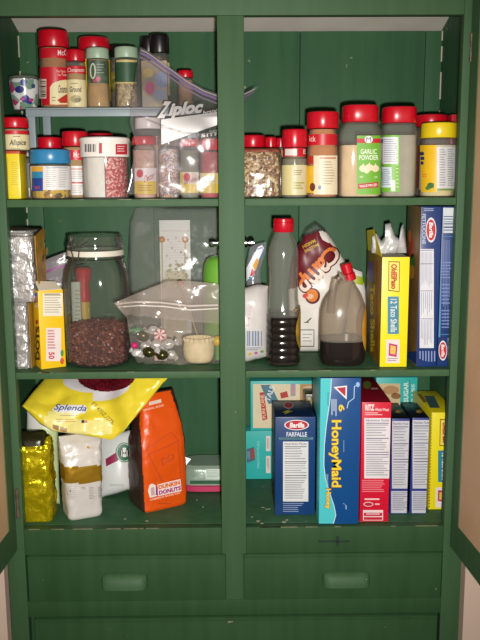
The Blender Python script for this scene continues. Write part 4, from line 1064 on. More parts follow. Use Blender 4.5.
# peppermint: a flat striped disc on edge
c = W(160, 334, .075); rr = 6*PXM(.07); mb = MB()
ms = [mat('peppermint red', '#b8474a', .3), mat('peppermint white', '#e6dedb', .3)]
n = 24
vs = [(c.x, c.y-.004, c.z)]+[(c.x+rr*math.cos(2*math.pi*k/n), c.y-.003, c.z+rr*math.sin(2*math.pi*k/n)*.9) for k in range(n)]+[(c.x+rr*math.cos(2*math.pi*k/n), c.y+.004, c.z+rr*math.sin(2*math.pi*k/n)*.9) for k in range(n)]+[(c.x, c.y+.005, c.z)]
fs = [(0, 1+(k+1) % n, 1+k) for k in range(n)]+[(1+k, 1+(k+1) % n, 1+n+(k+1) % n, 1+n+k) for k in range(n)]+[(2*n+1, 1+n+k, 1+n+(k+1) % n) for k in range(n)]
mb.add(vs, fs, [ms[(k//2) % 2] for k in range(n)]*3)
mb.box(c.x-.012, c.x+.012, c.y+.0055, c.y+.0075, S2T+.003, c.z, mat('pinkish cellophane', '#c7a09a', .3))
single('peppermint', mb, 'round red and white striped peppermint at the top of the sweets heap', 'sweet', (c.x, c.y, S2T+.003))
# cream scalloped cup
cxx, ycc = W(199, 366, .07).x, .073; rr = 16*PXM(.06); zq = lambda py: W(199, py, .05).z
t = thing('scalloped_cup', 'cream coloured crimped pastry cup inside the zip bag beside the middle post', 'pastry cup', (cxx, ycc, S2T+.003))
CUPC = mat('cream pastry', '#dccba0', .6, var=.08, vscale=60, bump=.3, bscale=90)
dsp = lambda x, y, zz, th: .0011*math.sin(th*20)*max(0, min(1, (zz-zq(344))/.004))
cu = Loft(cxx, ycc, [(S2T+.003, rr*.74, rr*.6, 2.2), (S2T+.006, rr*.84, rr*.7, 2.2), (zq(357), rr*.97, rr*.8, 2.2), (zq(350), rr, rr*.82, 2.2), (zq(344), rr*.95, rr*.78, 2.1), (zq(341), rr*.97, rr*.8, 2), (zq(339.4), rr*.94, rr*.77, 2), (zq(339.6), rr*.84, rr*.68, 2), (zq(343), rr*.72, rr*.56, 2), (zq(350), rr*.62, rr*.48, 2)], 100, dsp, 3)
link('shell', cu.mesh(MB(), CUPC), t)
pick(180.5, 283.5, 204, 358, .125, .119, 'orange-headed party pick leaning just behind the top edge of the sweets bag', 3.2)
c = W(217.5, 341, .085); rr = 5.5*PXM(.085)
single('yellow_ball', MB().ball(c, rr, mat('yellow plastic', '#d9b41c', .35), sub=3).tube([(c.x, c.y, S2T+.0035), (c.x, c.y, c.z-rr*.5)], .006, mat('green plastic stem', '#4f8a3a', .4), 14), 'yellow ball on a green stem at the right edge of the zip bag', 'ornament', (c.x, c.y, S2T+.003))

# ================================================================== MIDDLE SHELF, RIGHT HALF
# pale bag with bar code, in front of it all at left
B = Bag([(231, 290), (246, 287), (258, 284), (268, 286)], [(231, 363), (248, 362), (267, 356)], [(231, 290), (230, 330), (231, 363)], [(268, 286), (269, 320), (267, 356)], .072, .062, .003, .06, 31, .45, 34, 40, zmin=S2T+.0008)
t = thing('white_bag', 'white plastic bag with a bar code leaning behind the middle post', 'bag', (W(250, 360, .07).x, .07, S2T+E0))
link('film', B.mesh(MB(), mat('glossy white plastic', '#cfcac6', .25, var=.06, vscale=30)), t)
p = Print(B.px, .0008, 5); p.bars(247, 331, 262, 346, '#7486a0', 0, True, 9); p.lines(246.5, 347.5, 262, 351, 2, '#8a96a8', 0, .5)
p.oval(250, 354, 1.8, 1.4, '#d9b832', 0).oval(256, 353, 1.8, 1.4, '#c86a9a', 0).oval(262, 351.5, 1.8, 1.4, '#7aa04d', 0)
p.aff('NO', (246.5, 326), (250, 305), (248.5, 327), '#c8948c', 0); p.to('printing', t)
B = Bag([(250, 247), (258, 243.5), (266, 242)], [(246, 286), (262, 284.5)], [(250, 247), (246, 265), (246, 286)], [(266, 242), (267, 252), (260, 268), (262, 284.5)], .145, .02, .003, .05, 33, .5, 26, 30)
B.bot = [(246, 358), (262, 357)]; B.left = [(250, 247), (246, 265), (246, 358)]; B.right = [(266, 242), (266, 252), (261, 268), (262, 357)]; B.zmin = S2T+.0008
t = thing('sweetener_bag', 'folded clear bag with blue edged white label and red bird emblem, behind the white bag', 'bag', (W(255, 357, .145).x, .145, S2T+E0))
link('film', B.mesh(MB(), clear('clear label film', '#eef0f2', .22, .15, .5, '#b9bdc0', bump=.3)), t)
p = Print(B.px, .0008, 5)
p.poly([(246.5, 268), (258, 247), (262, 245), (264, 248), (261, 256), (252, 278), (246.5, 281)], '#e0e2e6', 0)
for a_, b_ in zip([(257, 249), (262, 247), (263, 250), (259.5, 258), (252, 277)], [(262, 247), (263, 250), (259.5, 258), (252, 277), (247, 280)]):
    p.quad(a_, b_, (b_[0]+.8, b_[1]+.8), (a_[0]+.8, a_[1]+.8), '#3f6aa8', 1, 2)
p.poly([(250, 276), (252, 268), (255, 272), (253, 276)], '#c42a3a', 2); p.poly([(252.5, 266), (257, 257.5), (259, 261), (255.5, 271)], '#d99a24', 2); p.poly([(248.5, 277), (251, 276.5), (250, 279)], '#3c8a4a', 2)
p.to('printing', t)
# tall syrup bottle
SYR = mat('dark syrup', '#160c0a', .15, spec=.6)
rad = 17.3*PXM(.05); yc = .024+rad; cx = W(283, 367, yc).x; z = lambda py: W(283, py, yc).z; z0 = S2T+E0
t = thing('syrup_bottle', 'tall clear ribbed syrup bottle with red flip cap, half full of dark syrup', 'bottle', (cx, yc, z0))
secs = [(z0, .8, 2.6), (z0+.003, .95, 2.6), (z0+.008, 1, 2.6)]
for i in range(7):
    zz_ = z(361-i*7); secs += [(zz_, 1, 2.6), (zz_+.0035, .955, 2.5), (zz_+.007, 1, 2.6)]
secs += [(z(308), .93, 2.4), (z(298), .86, 2.2), (z(280), .84, 2.1), (z(262), .86, 2), (z(252), .86, 2), (z(244), .78, 2), (z(238), .64, 2), (z(233.5), .52, 2), (z(232), .5, 2)]
Lb = Loft(cx, yc, [(a_, b_*rad, b_*rad, n_) for a_, b_, n_ in secs], 56, None, 1)
WETB = clear('clear ribbed plastic over syrup', '#f2efe8', .01, .1, .4)
zf = z(314)
link('body', Lb.mesh(MB(), GLASS, fn=lambda c: WETB if c.z < zf else GLASS), t)
ins = [(max(a_, z0+.003), b_*rad*.94, b_*rad*.94, n_) for a_, b_, n_ in secs if a_ < zf]; ins.append((zf, ins[-1][1], ins[-1][2], 2.5))
link('syrup', Loft(cx, yc, ins, 56).mesh(MB(), SYR), t, 'dark syrup')
rc = 10.3*PXM(.05)
link('cap', Loft(cx, yc, [(z(231.8), rc*.95, rc*.95, 2), (z(231), rc, rc, 2), (z(222.6), rc, rc, 2), (z(222.2), rc*.96, rc*.96, 2), (z(221.8), rc, rc, 2), (z(219), rc*.98, rc*.98, 2), (z(218.2), rc*.9, rc*.9, 2)], 44).mesh(MB(), RED), t)
mb = MB(); k = 10; vs = []; fs = []
for j in range(2):
    for i in range(k+1):
        a_ = R(-45)+R(70)*i/k; zz_ = (z(352), z(306))[j]; s_ = Lb.at(zz_); n_ = s_[3]
        for q in (1.012, 1.02): vs.append((cx+rad*q*math.copysign(abs(math.cos(a_))**(2/n_), math.cos(a_)), yc+rad*q*math.copysign(abs(math.sin(a_))**(2/n_), math.sin(a_)), zz_))
# an oval front label wrapped on the right-hand side of the bottle
vs = []; fs = []; nn, mm = 12, 10
for j in range(mm+1):
    tt = -1+2*j/mm; zz_ = z(329)+(z(306)-z(329))*tt; wv = math.sqrt(max(0.0, 1-tt*tt))
    for i in range(nn+1):
        a_ = R(8)+R(62)*wv*(-1+2*i/nn); q = rad*1.015; n_ = 2.6
        vs.append((cx+q*math.copysign(abs(math.cos(a_))**(2/n_), math.cos(a_)), yc+q*math.copysign(abs(math.sin(a_))**(2/n_), math.sin(a_)), zz_))
for j in range(mm):
    for i in range(nn): fs.append((j*(nn+1)+i, j*(nn+1)+i+1, (j+1)*(nn+1)+i+1, (j+1)*(nn+1)+i))
link('label', MB().add(vs, fs, mat('yellow syrup label', '#c79a2c', .4, .0, col2='#7a6a28', vscale=50)), t, 'yellow oval label')
# marshmallow bag
def mmY(u, v): return .165
MWHITE = mat('white marshmallow film', '#e2dcd3', .35, bump=.25, bscale=50); MAR = mat('maroon print', '#6a1420', .4)
mmB = Bag([(299, 243), (306, 229), (316, 222), (325, 229), (333, 240)], [(290, 352), (338, 352)], [(299, 243), (293, 258), (288, 290), (290, 352)], [(333, 240), (345, 261), (352, 285), (348, 310), (338, 352)],
          mmY, .075, .004, .06, 41, .42, 70, 80, zmin=S2T+.0008)
MARP = [(286, 254), (303, 237), (318.5, 231), (322.5, 240), (330, 243), (339, 253), (330, 262), (318, 272), (303, 286), (286, 290)]
def mmf(px, py, side):
    if py < 243 and (px < 303 or py < 237-(px-303)*.37) and px < 319 or py < 231+max(0, px-322)*.35: return FILM
    return MAR if inside((px, py), MARP) else MWHITE
t = thing('marshmallow_bag', 'white and maroon marshmallow bag with orange lettering, propped behind the syrup bottles', 'bag', (W(318, 352, .165).x, .165, S2T+E0))
link('film', mmB.mesh(MB(), MWHITE, mmf), t)
p = Print(mmB.px, .0009, 6)
MARI, ORI = '#5e121c', mat('orange lettering', '#dd7d3c', .4)
for txt, bl, br, hv in (('C', (331, 243.5), (319.5, 256), (11.5, 11.5)), ('a', (320.5, 255.5), (313.4, 264), (11.5, 11)), ('m', (313.4, 263), (302.5, 275), (12.5, 11)), ('p', (300.5, 271.5), (293.5, 279.5), (11, 15))):
    dx, dy = br[0]-bl[0], br[1]-bl[1]; l = math.hypot(dx, dy); ex, ey = dx/l*1.3, dy/l*1.3; h2 = math.hypot(*hv); fx, fy = hv[0]/h2*1.3, hv[1]/h2*1.3
    p.aff(txt, (bl[0]-ex-fx, bl[1]-ey-fy), (br[0]+ex-fx, br[1]+ey-fy), (bl[0]-ex+hv[0]+fx, bl[1]-ey+hv[1]+fy), MARI, 1, .11)
    p.duo(txt, bl, br, (bl[0]+hv[0], bl[1]+hv[1]), ORI, '#ecd8c8', 4, .025, .5)
p.aff('CAMPFIRE', (315, 239.5), (301.5, 246.3), (316, 242.5), '#c9ae3a', 2, .02) if False else p.aff('MARSH', (314.6, 239), (302, 245.6), (316, 242), '#c9ae3a', 2, .02)
p.aff('MALLOWS', (317.5, 243), (304, 250), (318.8, 246), '#c9ae3a', 2, .02)
p.oval(312.5, 296, 7.6, 8, MARI, 1).oval(312, 295.5, 6, 6.4, '#dd7f2e', 3).oval(310, 296.5, 3.6, 2.6, '#e9c0a0', 4).oval(305.5, 296, 3, 2.4, '#d84a3c', 4)
p.poly([(316, 290), (320, 293), (318, 296)], '#5e121c', 2)
# small smiling marshmallow outline low on the bag
K = '#3c3a38'
p.rect(300.5, 329.5, 314, 330.3, K, 1).rect(300.5, 346, 314, 346.8, K, 1).rect(300, 330, 300.7, 346.5, K, 1).rect(313.6, 330, 314.3, 346.5, K, 1)
p.rect(304, 322, 309, 322.8, K, 1).poly([(306, 322), (311, 317.5), (311.6, 318.3), (306.8, 323)], K, 1).lines(302.5, 334, 312, 344, 3, '#7a7672', 1, .2)
p.to('lettering', t)
# syrup jug
rad = 23.6*PXM(.05); yb = .036; yc = .0225+yb; cx = W(341.7, 367, yc).x; z = lambda py: W(341.7, py, yc).z
t = thing('syrup_jug', 'squat translucent jug with loop handle and tilted red cap, some dark syrup left', 'jug', (cx, yc, z0))
dx_ = (W(346.5, 285, yc).x-cx)
secs = [(z0, .84, .84, 2.6, 0), (z0+.004, .94, .94, 2.6, 0), (z(356), 1, 1, 2.6, 0), (z(322), 1, 1, 2.5, 0), (z(310), .98, .97, 2.4, .05), (z(301), .88, .86, 2.3, .12), (z(294), .74, .7, 2.2, .3), (z(288), .54, .52, 2, .6), (z(283), .36, .42, 2, .85), (z(279), .27, .36, 2, 1)]
Lj = Loft(cx, yc, [(a_, b_*rad, c_*yb, n_, e_*dx_, 0) for a_, b_, c_, n_, e_ in secs], 52, None, 2)
WETP = clear('clear plastic over syrup', '#f2efe8', .01, .12, .35)
zf = z(337.5)
link('body', Lj.mesh(MB(), MILKY, fn=lambda c: WETP if c.z < zf else MILKY), t)
ins = [(max(q[0], z0+.002), q[1]*.975, q[2]*.975, q[3], q[4], 0) for q in Lj.secs if q[0] < zf]; ins.append((zf,)+ins[-1][1:])
link('syrup', Loft(cx, yc, ins, 52).mesh(MB(), SYR), t, 'dark syrup')
hp = [W(x, y, yc-.012) for x, y in ((331, 313), (332, 300), (333.5, 288), (335.5, 279), (339, 274.5), (343, 277), (345, 282))]
link('handle', MB().tube(hp, [.0075, .0072, .0068, .0064, .006, .0055, .004], MILKY, 16), t)
ca, cb = W(350, 280.5, yc), W(345.5, 263.5, yc); ax = (cb-ca)
mb = MB(); r1, r2 = 6.6*PXM(.06), 5.6*PXM(.06)
mb.tube([ca+ax*k for k in (0, .02, .40, .42)], [r1*.9, r1, r1, r1*.9], RED, 28); mb.tube([ca+ax*k for k in (.43, .46, .95, 1)], [r2*.9, r2, r2, r2*.85], RED, 28)
link('cap', mb, t)
vs = []; fs = []
for j in range(mm+1):
    tt = -1+2*j/mm; zz_ = z(328)+(z(303)-z(328))*tt; wv = math.sqrt(max(0.0, 1-tt*tt))
    for i in range(nn+1):
        a_ = R(0)+R(48)*wv*(-1+2*i/nn); n_ = 2.5; s_ = Lj.at(zz_)
        vs.append((cx+s_[4]+s_[1]*1.015*math.copysign(abs(math.cos(a_))**(2/n_), math.cos(a_)), yc+s_[2]*1.02*math.copysign(abs(math.sin(a_))**(2/n_), math.sin(a_)), zz_))
for j in range(mm):
    for i in range(nn): fs.append((j*(nn+1)+i, j*(nn+1)+i+1, (j+1)*(nn+1)+i+1, (j+1)*(nn+1)+i))
link('label', MB().add(vs, fs, mat('yellow jug label', '#d4ae32', .4, col2='#c78a2c', vscale=40)), t, 'yellow oval label')
# a small bag with green corner behind the jug
B = Bag([(352, 268), (362, 272)], [(346, 356), (366, 356)], [(352, 268), (346, 300), (346, 356)], [(362, 272), (366, 290), (366, 356)], .225, .03, .003, .05, 47, .5, 20, 30, zmin=S2T+.0008)
t = thing('lime_bag', 'crumpled pale bag with a lime green corner behind the syrup jug', 'bag', (W(356, 356, .225).x, .225, S2T+E0))
LIME = mat('lime print', '#a3b51e', .4)
link('film', B.mesh(MB(), MWHITE, lambda px, py, side: LIME if 276 < py < 284 and px > 354 else MWHITE), t)
# taco shell carton
YT = mat('bright yellow carton', '#ecdb12', .4)
t = thing('taco_shell_box', 'yellow taco shell carton with torn open top, beside the blue pasta boxes', 'carton', (0, 0, 0), 'yellow taco shell cartons')
b = Box(379.6, 406.6, 257, 366, .0225, .165, S2T); t.location = b.loc()
SIDEP = mat('orange brown printed side', '#8a6a1c', .45, var=.3, vscale=18)
b.shell('carton', t, {'all': YT, 'left': SIDEP, 'top': mat('grey card', '#8f8878', .6)})
p = Print(b.face('front'), .0002)
p.quad((388.5, 261), (400, 261.5), (399.5, 292), (388, 291), '#8a4a1c', 0).quad((389.3, 262), (399.2, 262.5), (398.8, 291), (388.8, 290), '#eeda5a', 1)
p.text('OldElPaso', 391, 264, 397, 289, '#b5431f', 2, -90, .05)
p.rect(387.6, 296.5, 398.9, 334, '#3f82a0', 0).text('12 Taco Shells', 390.5, 299, 396.8, 332, '#e4e6d6', 1, -90, .01)
p.rect(386, 339.5, 399.6, 363, '#ead2cf', 0).quad((389, 343), (397.5, 345), (396.5, 357), (388.5, 355.5), '#b52c6a', 1).quad((390.5, 345), (395.8, 346.5), (395.2, 354.5), (390, 353.5), '#e3b84a', 2)
p.lines(387.5, 358, 398, 362, 2, '#8a7a7a', 1, .4); p.to('printing', t)
p = Print(b.face('left'), .0002)
for i in range(34): p.oval(377, 262+i*3.05, .75, 1.1, '#a5281c', 1, 8)
p.text('Taco Shells', 370.5, 285, 375, 352, '#e8c81e', 1, -90, .04).rect(368.6, 262, 373, 282, '#6d5fa8', 0).rect(369, 300, 371, 350, '#4d5a6a', 0, 1, 4); p.to('side_printing', t)
# torn top: raised card flaps and crumpled inner bag
mb = MB(); z1 = b.z1
lx = b.o.x; x2 = lx+b.w
def flap(P, m, thk=(0, .0009, .0005)):
    P = [Vector(q) for q in P]; n = len(P); T = Vector(thk)
    return MB().add(P+[q+T for q in P], [tuple(range(n)), tuple(range(n, 2*n))[::-1]]+[((i+1) % n, i, n+i, n+(i+1) % n) for i in range(n)], m)
link('flap', flap([(lx, .03, z1), (lx, .18, z1), (lx-.004, .175, z1+.040), (lx-.003, .10, z1+.046), (lx-.001, .05, z1+.016)], YT, (.0009, 0, 0)), t, 'raised yellow side flap')
wy = lambda x, y: W(x, y, .10)
bagB = Bag([(370, 250), (371, 236), (376, 233), (381, 241), (385, 236), (385, 224), (391, 222.5), (396, 236), (401, 240), (402, 226), (404.5, 225), (407, 240), (408.5, 253)], [(372, 258), (406, 258)], [(371, 250), (372, 258)], [(407, 252), (406, 258)], lambda u, v: .105, .05, .006, .03, 51, .5, 60, 22, zmin=z1+.0006)
link('inner_bag', bagB.mesh(MB(), mat('crumpled silvery bag', '#d6d6d4', .35, .15, bump=.7, bscale=60)), t, 'torn silvery inner bag')
# blue pasta boxes
NAVY = mat('dark blue carton', '#17346f', .35, var=.06, vscale=15); NAVY2 = mat('deep blue carton', '#15326c', .35, var=.08, vscale=15)
def barilla(p, cx_, cy_, rx, ry, rot=0, txt='Barilla'):
    p.oval(cx_, cy_, rx, ry, '#dcd8d8', 1, 28).oval(cx_, cy_, rx*.86, ry*.84, '#b81c2c', 2, 28)
    if rot: p.text(txt, cx_-rx*.38, cy_-ry*.62, cx_+rx*.38, cy_+ry*.62, '#ece6e4', 5, rot, .03, .15)
    else: p.text(txt, cx_-rx*.68, cy_-ry*.42, cx_+rx*.68, cy_+ry*.42, '#ece6e4', 5, 0, .03, .15)
t = thing('fettuccine_box', 'tall blue fettuccine box with white nutrition panel and brown picture side', 'pasta box', (0, 0, 0), 'blue pasta boxes')
b = Box(416.2, 436.3, 206.5, 365.5, .0225, .115, S2T); t.location = b.loc()
PSIDE = mat('brown pasta picture', '#7d6038', .45, var=.25, vscale=10)
b.shell('carton', t, {'all': NAVY, 'left': PSIDE})
p = Print(b.face('front'), .0002)
p.lines(424, 208.5, 434, 212, 2, '#a9b2cc', 0, .35); barilla(p, 431, 230, 5.2, 12.5, -90); p.text('FETTUCCINE', 422.3, 214, 425.6, 244, '#c9ccd8', 1, -90, .01)
p.rect(419.5, 249, 433.8, 348, '#d5d5da', 0)
for y in (249.5, 263, 290, 318): p.rect(420.5, y+.5, 433, y+1.1, '#5b6282', 1)
p.lines(421, 252, 433, 287, 9, '#9499ae', 1, .3, True).lines(421, 292, 433, 316, 6, '#9499ae', 1, .3, True).lines(421, 320, 433, 346, 8, '#9499ae', 1, .35, True)
p.lines(419.5, 351, 437, 362, 6, '#8f9cc4', 0, .35, True); p.to('printing', t)
p = Print(b.face('left'), .0002); p.oval(411.5, 248, 3, 10, '#a8432a', 0).oval(413, 262, 2.4, 8, '#3f6e34', 0).oval(410, 236, 1.6, 6, '#c9702c', 1).oval(412, 272, 2.6, 7, '#b5863c', 1); p.rect(406, 352, 417.5, 366, '#1d3f88', 0); p.to('side_printing', t)
t = thing('pasta_box', 'tall blue pasta box with bar code at top, rightmost on the middle shelf', 'pasta box', (0, 0, 0), 'blue pasta boxes')
b = Box(437, 455.4, 206.5, 365, .0225, .115, S2T); t.location = b.loc()
b.shell('carton', t, {'all': NAVY2})
p = Print(b.face('front'), .0002)
p.rect(443.2, 207.8, 455.5, 233, '#c8ced2', 0).bars(443.6, 216, 453, 232, '#44567a', 1, False, 10)
p.rect(438.5, 236, 440.2, 337, '#4a93bd', 0); p.rect(440.2, 236, 453.5, 236.8, '#3f78ad', 0).rect(440, 334, 451, 334.8, '#3f78ad', 0)
p.lines(443.5, 240, 450.5, 332, 5, '#7f8fbe', 0, .28, True, .5)
for y0_, y1_ in ((262, 280), (284, 306), (310, 330)): p.lines(441.5, y0_, 451.5, y1_, 6, '#6f83b8', 1, .35)
barilla(p, 442.8, 350.5, 4.2, 10, -90); p.text('SPAGHETTI', 447.6, 338, 450.8, 362, '#aeb6cc', 1, -90, .01); p.to('printing', t)

# ================================================================== BOTTOM SHELF, LEFT HALF
FZ = ZB+E0
# gold foil bag
cx, yc = W(39, 521, .055).x, .0560
z = lambda py: W(39, py, .03).z
a = 18*PXM(.04)
dsp = lambda x, y, zz, th: (.0042*noise.noise(Vector((x*60, y*60, zz*42)))+.0040*abs(noise.noise(Vector((x*95+4, y*95, zz*80))))-.002+.0016*noise.noise(Vector((x*240, y*240, zz*200))))*min(1, (zz-FZ)/.012)
t = thing('gold_foil_bag', 'shiny gold foil bag with dark folded top at the far left of the bottom shelf', 'bag', (cx, yc, FZ))
L = Loft(cx, yc, [(FZ, a*.92, .026, 5), (FZ+.004, a*.98, .030, 5), (z(490), a, .031, 4), (z(476), a*.96, .029, 4), (z(452), a*.98, .026, 4), (z(444), a*.95, .020, 3.5), (z(440), a*.9, .013, 3)], 90, dsp, 9)
link('foil', L.mesh(MB(), GOLDF), t)
mb = MB(); Lt = Loft(cx-.004, yc-.004, [(z(446), a*.8, .0255, 4), (z(440), a*.84, .020, 4), (z(436), a*.8, .013, 3), (z(434.4), a*.7, .006, 3)], 60, lambda x, y, zz, th: .002*noise.noise(Vector((x*80, y*80, zz*90))), 4)
link('folded_top', Lt.mesh(mb, mat('dark olive fold', '#2b2a14', .3, .3, bump=.5)), t, 'dark folded top')
# white and pale green bag behind it
B = Bag([(27, 407), (42, 402), (58, 408)], [(32, 505), (60, 505)], [(27, 407), (26, 440), (32, 505)], [(58, 408), (58.5, 450), (60, 505)], .122, .045, .003, .06, 61, .45, 34, 40, zmin=FZ)
PGR = mat('pale green print', '#c3d29a', .4); OFFW = mat('off-white bag', '#d9d9d0', .35, bump=.2, bscale=40)
t = thing('flour_bag', 'white bag with pale green band standing behind the gold foil bag', 'bag', (W(45, 505, .122).x, .122, FZ))
link('film', B.mesh(MB(), OFFW, lambda px, py, side: PGR if 429 < py < 434 or (px > 50 and py > 425) else OFFW), t)
# white bag with gold band
cx, yc = W(82, 512, .07).x, .076
z = lambda py: W(82, py, .045).z
SILW = mat('silvery white bag', '#d8d2cb', .33, .12, bump=.35, bscale=45); GOLB = mat('gold band', '#b38a24', .3, .5, bump=.3, bscale=50); LSH = mat('light grey side', '#c9c4bd', .4)
dsp = lambda x, y, zz, th: (.0024*noise.noise(Vector((x*55, y*55, zz*50+3)))+.0012*noise.noise(Vector((x*150, y*150, zz*130))))*min(1, (zz-FZ)/.015)
rot = R(24)
L = Loft(cx, yc, [(FZ, .0325, .030, 6), (FZ+.004, .0345, .032, 6), (z(490), .036, .033, 5), (z(470), .0385, .032, 4.5), (z(455), .041, .027, 4), (z(446), .042, .018, 3.5), (z(441), .041, .009, 3), (z(438.5), .040, .004, 3)], 84, dsp, 10, rot)
t = thing('coffee_bag', 'white bag with a gold band around it, standing under the yellow bag', 'bag', (cx, yc, FZ))
def band_fn(c):
    zr = c.z + (c.x-cx)*.10
    return GOLB if z(483) < zr < z(466) else SILW
link('bag', L.mesh(MB(), SILW, fn=band_fn), t)
p = Print(L.px, .0007, 4)
for x0, x1, n_ in ((81, 86, 2), (89, 95, 8), (98, 103, 7)): p.lines(x0, 487, x1, 487+n_*1.6, n_, '#8f8a86', 0, .4)
p.lines(68, 486, 77, 500, 7, '#b9b3ac', 0, .3).oval(70.2, 491, .7, .8, '#4d6a3a', 1, 8); p.poly([(86.5, 448), (87.5, 446), (90, 447), (89, 449)], '#c58a2c', 1); p.to('printing', t)
# coffee-shop bag with round green emblem, leaning behind
B = Bag([(96, 436), (112, 432), (133, 430)], [(100, 497), (116, 490), (131, 481)], [(96, 436), (97, 465), (100, 497)], [(133, 430), (134, 455), (131, 481)], lambda u, v: .195-.02*v, .06, .003, .07, 71, .42, 40, 44)
for_z = min(B.P(i/20, 1, -1).z for i in range(21))
B = Bag([(96, 436), (112, 432), (133, 430)], [(99, 498), (116, 494), (131, 489)], [(96, 436), (97, 465), (99, 498)], [(133, 430), (134, 455), (131, 489)], lambda u, v: .19-.035*v, .055, .003, .07, 71, .42, 40, 44, zmin=FZ)
t = thing('coffee_bag', 'white coffee bag with round green emblem and maroon strip, between white and orange bags', 'bag', (W(116, 494, .155).x, .155, FZ))
link('bag', B.mesh(MB(), mat('satin white bag', '#d6d8d4', .33, bump=.3, bscale=40)), t)
p = Print(B.px, .0008, 5)
p.quad((105.5, 459), (116, 452.5), (118.3, 460.5), (106, 466.5), '#8f1f4c', 0)
p.oval(124.2, 452.5, 8.6, 10, '#1f6b46', 0, 30).oval(124.2, 452.5, 7.6, 9, '#d8dcd6', 1, 30).oval(124.2, 452.5, 7.0, 8.4, '#1f6b46', 2, 30).oval(124.4, 452.5, 4.7, 5.7, '#16201c', 3, 24)
K = '#dfe2dd'
p.oval(124.4, 450.8, 1.5, 2.0, K, 5, 14).poly([(122.4, 449.5), (122.8, 447.2), (123.8, 448.4), (124.4, 446.8), (125, 448.4), (126, 447.2), (126.4, 449.5)], K, 5)
for k in (-1, 1): p.quad((124.4+k*2.2, 450), (124.4+k*2.9, 450.4), (124.4+k*3.2, 456.4), (124.4+k*2.2, 456.4), K, 5, 2)
p.quad((123, 453.6), (125.8, 453.6), (126.2, 457.2), (122.6, 457.2), K, 5, 2)
p.lines(110, 484, 126, 487, 2, '#a9aaa6', 0, .35); p.to('printing', t)
# orange coffee bag
ORB = mat('orange bag', '#e2550f', .33, bump=.2, bscale=35); DBR = mat('dark brown side', '#3c2620', .35, bump=.3, bscale=30)
cx, yc = W(158, 505, .12).x, .125
z = lambda py: W(160, py, .095).z
rot = R(30)
dsp = lambda x, y, zz, th: (.0022*noise.noise(Vector((x*40, y*40, zz*38+7)))+.0009*noise.noise(Vector((x*120, y*120, zz*110))))*min(1, (zz-FZ)/.015)
sh_ = lambda k: (k*.004, k*.004)
L = Loft(cx, yc, [(FZ, .048, .038, 7), (FZ+.004, .0505, .040, 7), (z(490), .0515, .041, 6), (z(465), .0525, .040, 5.5), (z(445), .0515, .037, 5), (z(428), .0485, .031, 4.5, .0015, .002), (z(412), .041, .020, 4, .003, .004), (z(402), .037, .010, 3.5, .004, .005), (z(396.5), .036, .004, 3, .004, .005)], 96, dsp, 9, rot)
cr_, sr_ = math.cos(-rot), math.sin(-rot)
def or_fn(c):
    x, y = c.x-cx, c.y-yc; lx, ly = x*cr_-y*sr_, x*sr_+y*cr_
    a_ = L.at(c.z)
    return DBR if abs(lx) > a_[1]*.90 and ly > -a_[2]*.93 else ORB
t = thing('coffee_bag', 'orange coffee bag with dark brown side and pink and orange lettering', 'bag', (cx, yc, FZ))
link('bag', L.mesh(MB(), ORB, fn=or_fn), t)
zt_ = z(396.8)
ux, uy = math.cos(rot), math.sin(rot)
mb = MB().tube([(cx+.004-ux*.034, yc+.005-uy*.034, zt_+.0012), (cx+.004+ux*.034, yc+.005+uy*.034, zt_+.0012)], .0028, mat('dark tin tie', '#2a1a16', .4), 10)
link('tin_tie', mb, t, 'dark tie along the top')
p = Print(L.px, .0008, 5)
p.quad((149, 402), (161, 399), (161.5, 402.5), (149, 405.5), '#e6cdb8', 0).aff('ORIGINAL BLEND', (143, 411.5), (164, 406), (142.6, 409.5), '#f0cbb0', 0)
DO = '#c94812'
for a_, b_ in (((146, 449), (171, 432)), ((148, 455), (179, 441)), ((171, 432), (179, 441)), ((146, 449), (148, 455)), ((149, 455), (162, 481)), ((178, 443), (181, 478)), ((170, 480), (181, 478))):
    d_ = (b_[0]-a_[0], b_[1]-a_[1]); l_ = math.hypot(*d_); nx, ny = -d_[1]/l_*.6, d_[0]/l_*.6
    p.quad((a_[0]-nx, a_[1]-ny), (b_[0]-nx, b_[1]-ny), (b_[0]+nx, b_[1]+ny), (a_[0]+nx, a_[1]+ny), DO, 0, 4)
p.aff('DD', (162, 466), (175, 459), (160.6, 459), DO, 0, .05)
p.poly([(148, 491), (149.5, 485), (152, 483.5), (155.5, 485), (157, 496), (150, 498)], '#f0e3da', 0).poly([(150.5, 488), (154, 486.8), (155, 494.8), (151.2, 496)], '#c9a9a4', 1).rect(155.8, 487, 157.8, 495, '#9a2f84', 1, 1, 1)
p.quad((157.5, 484.5), (180.5, 479), (181.5, 491), (158, 496.3), '#f0dcd0', 0, 6)
p.aff('DUNKIN', (158.8, 489.6), (180, 484.6), (158.3, 485.4), '#e0641c', 1, .05).aff("DONUTS", (159, 495), (181, 490), (158.8, 490.8), '#a82a82', 1, .05)
p.aff('AMERICA RUNS ON', (150, 500.8), (180, 493.6), (149.8, 499.2), '#f2d6c0', 1, .02); p.lines(158, 503, 172, 506, 1, '#c04a10', 0, .4); p.to('printing', t)
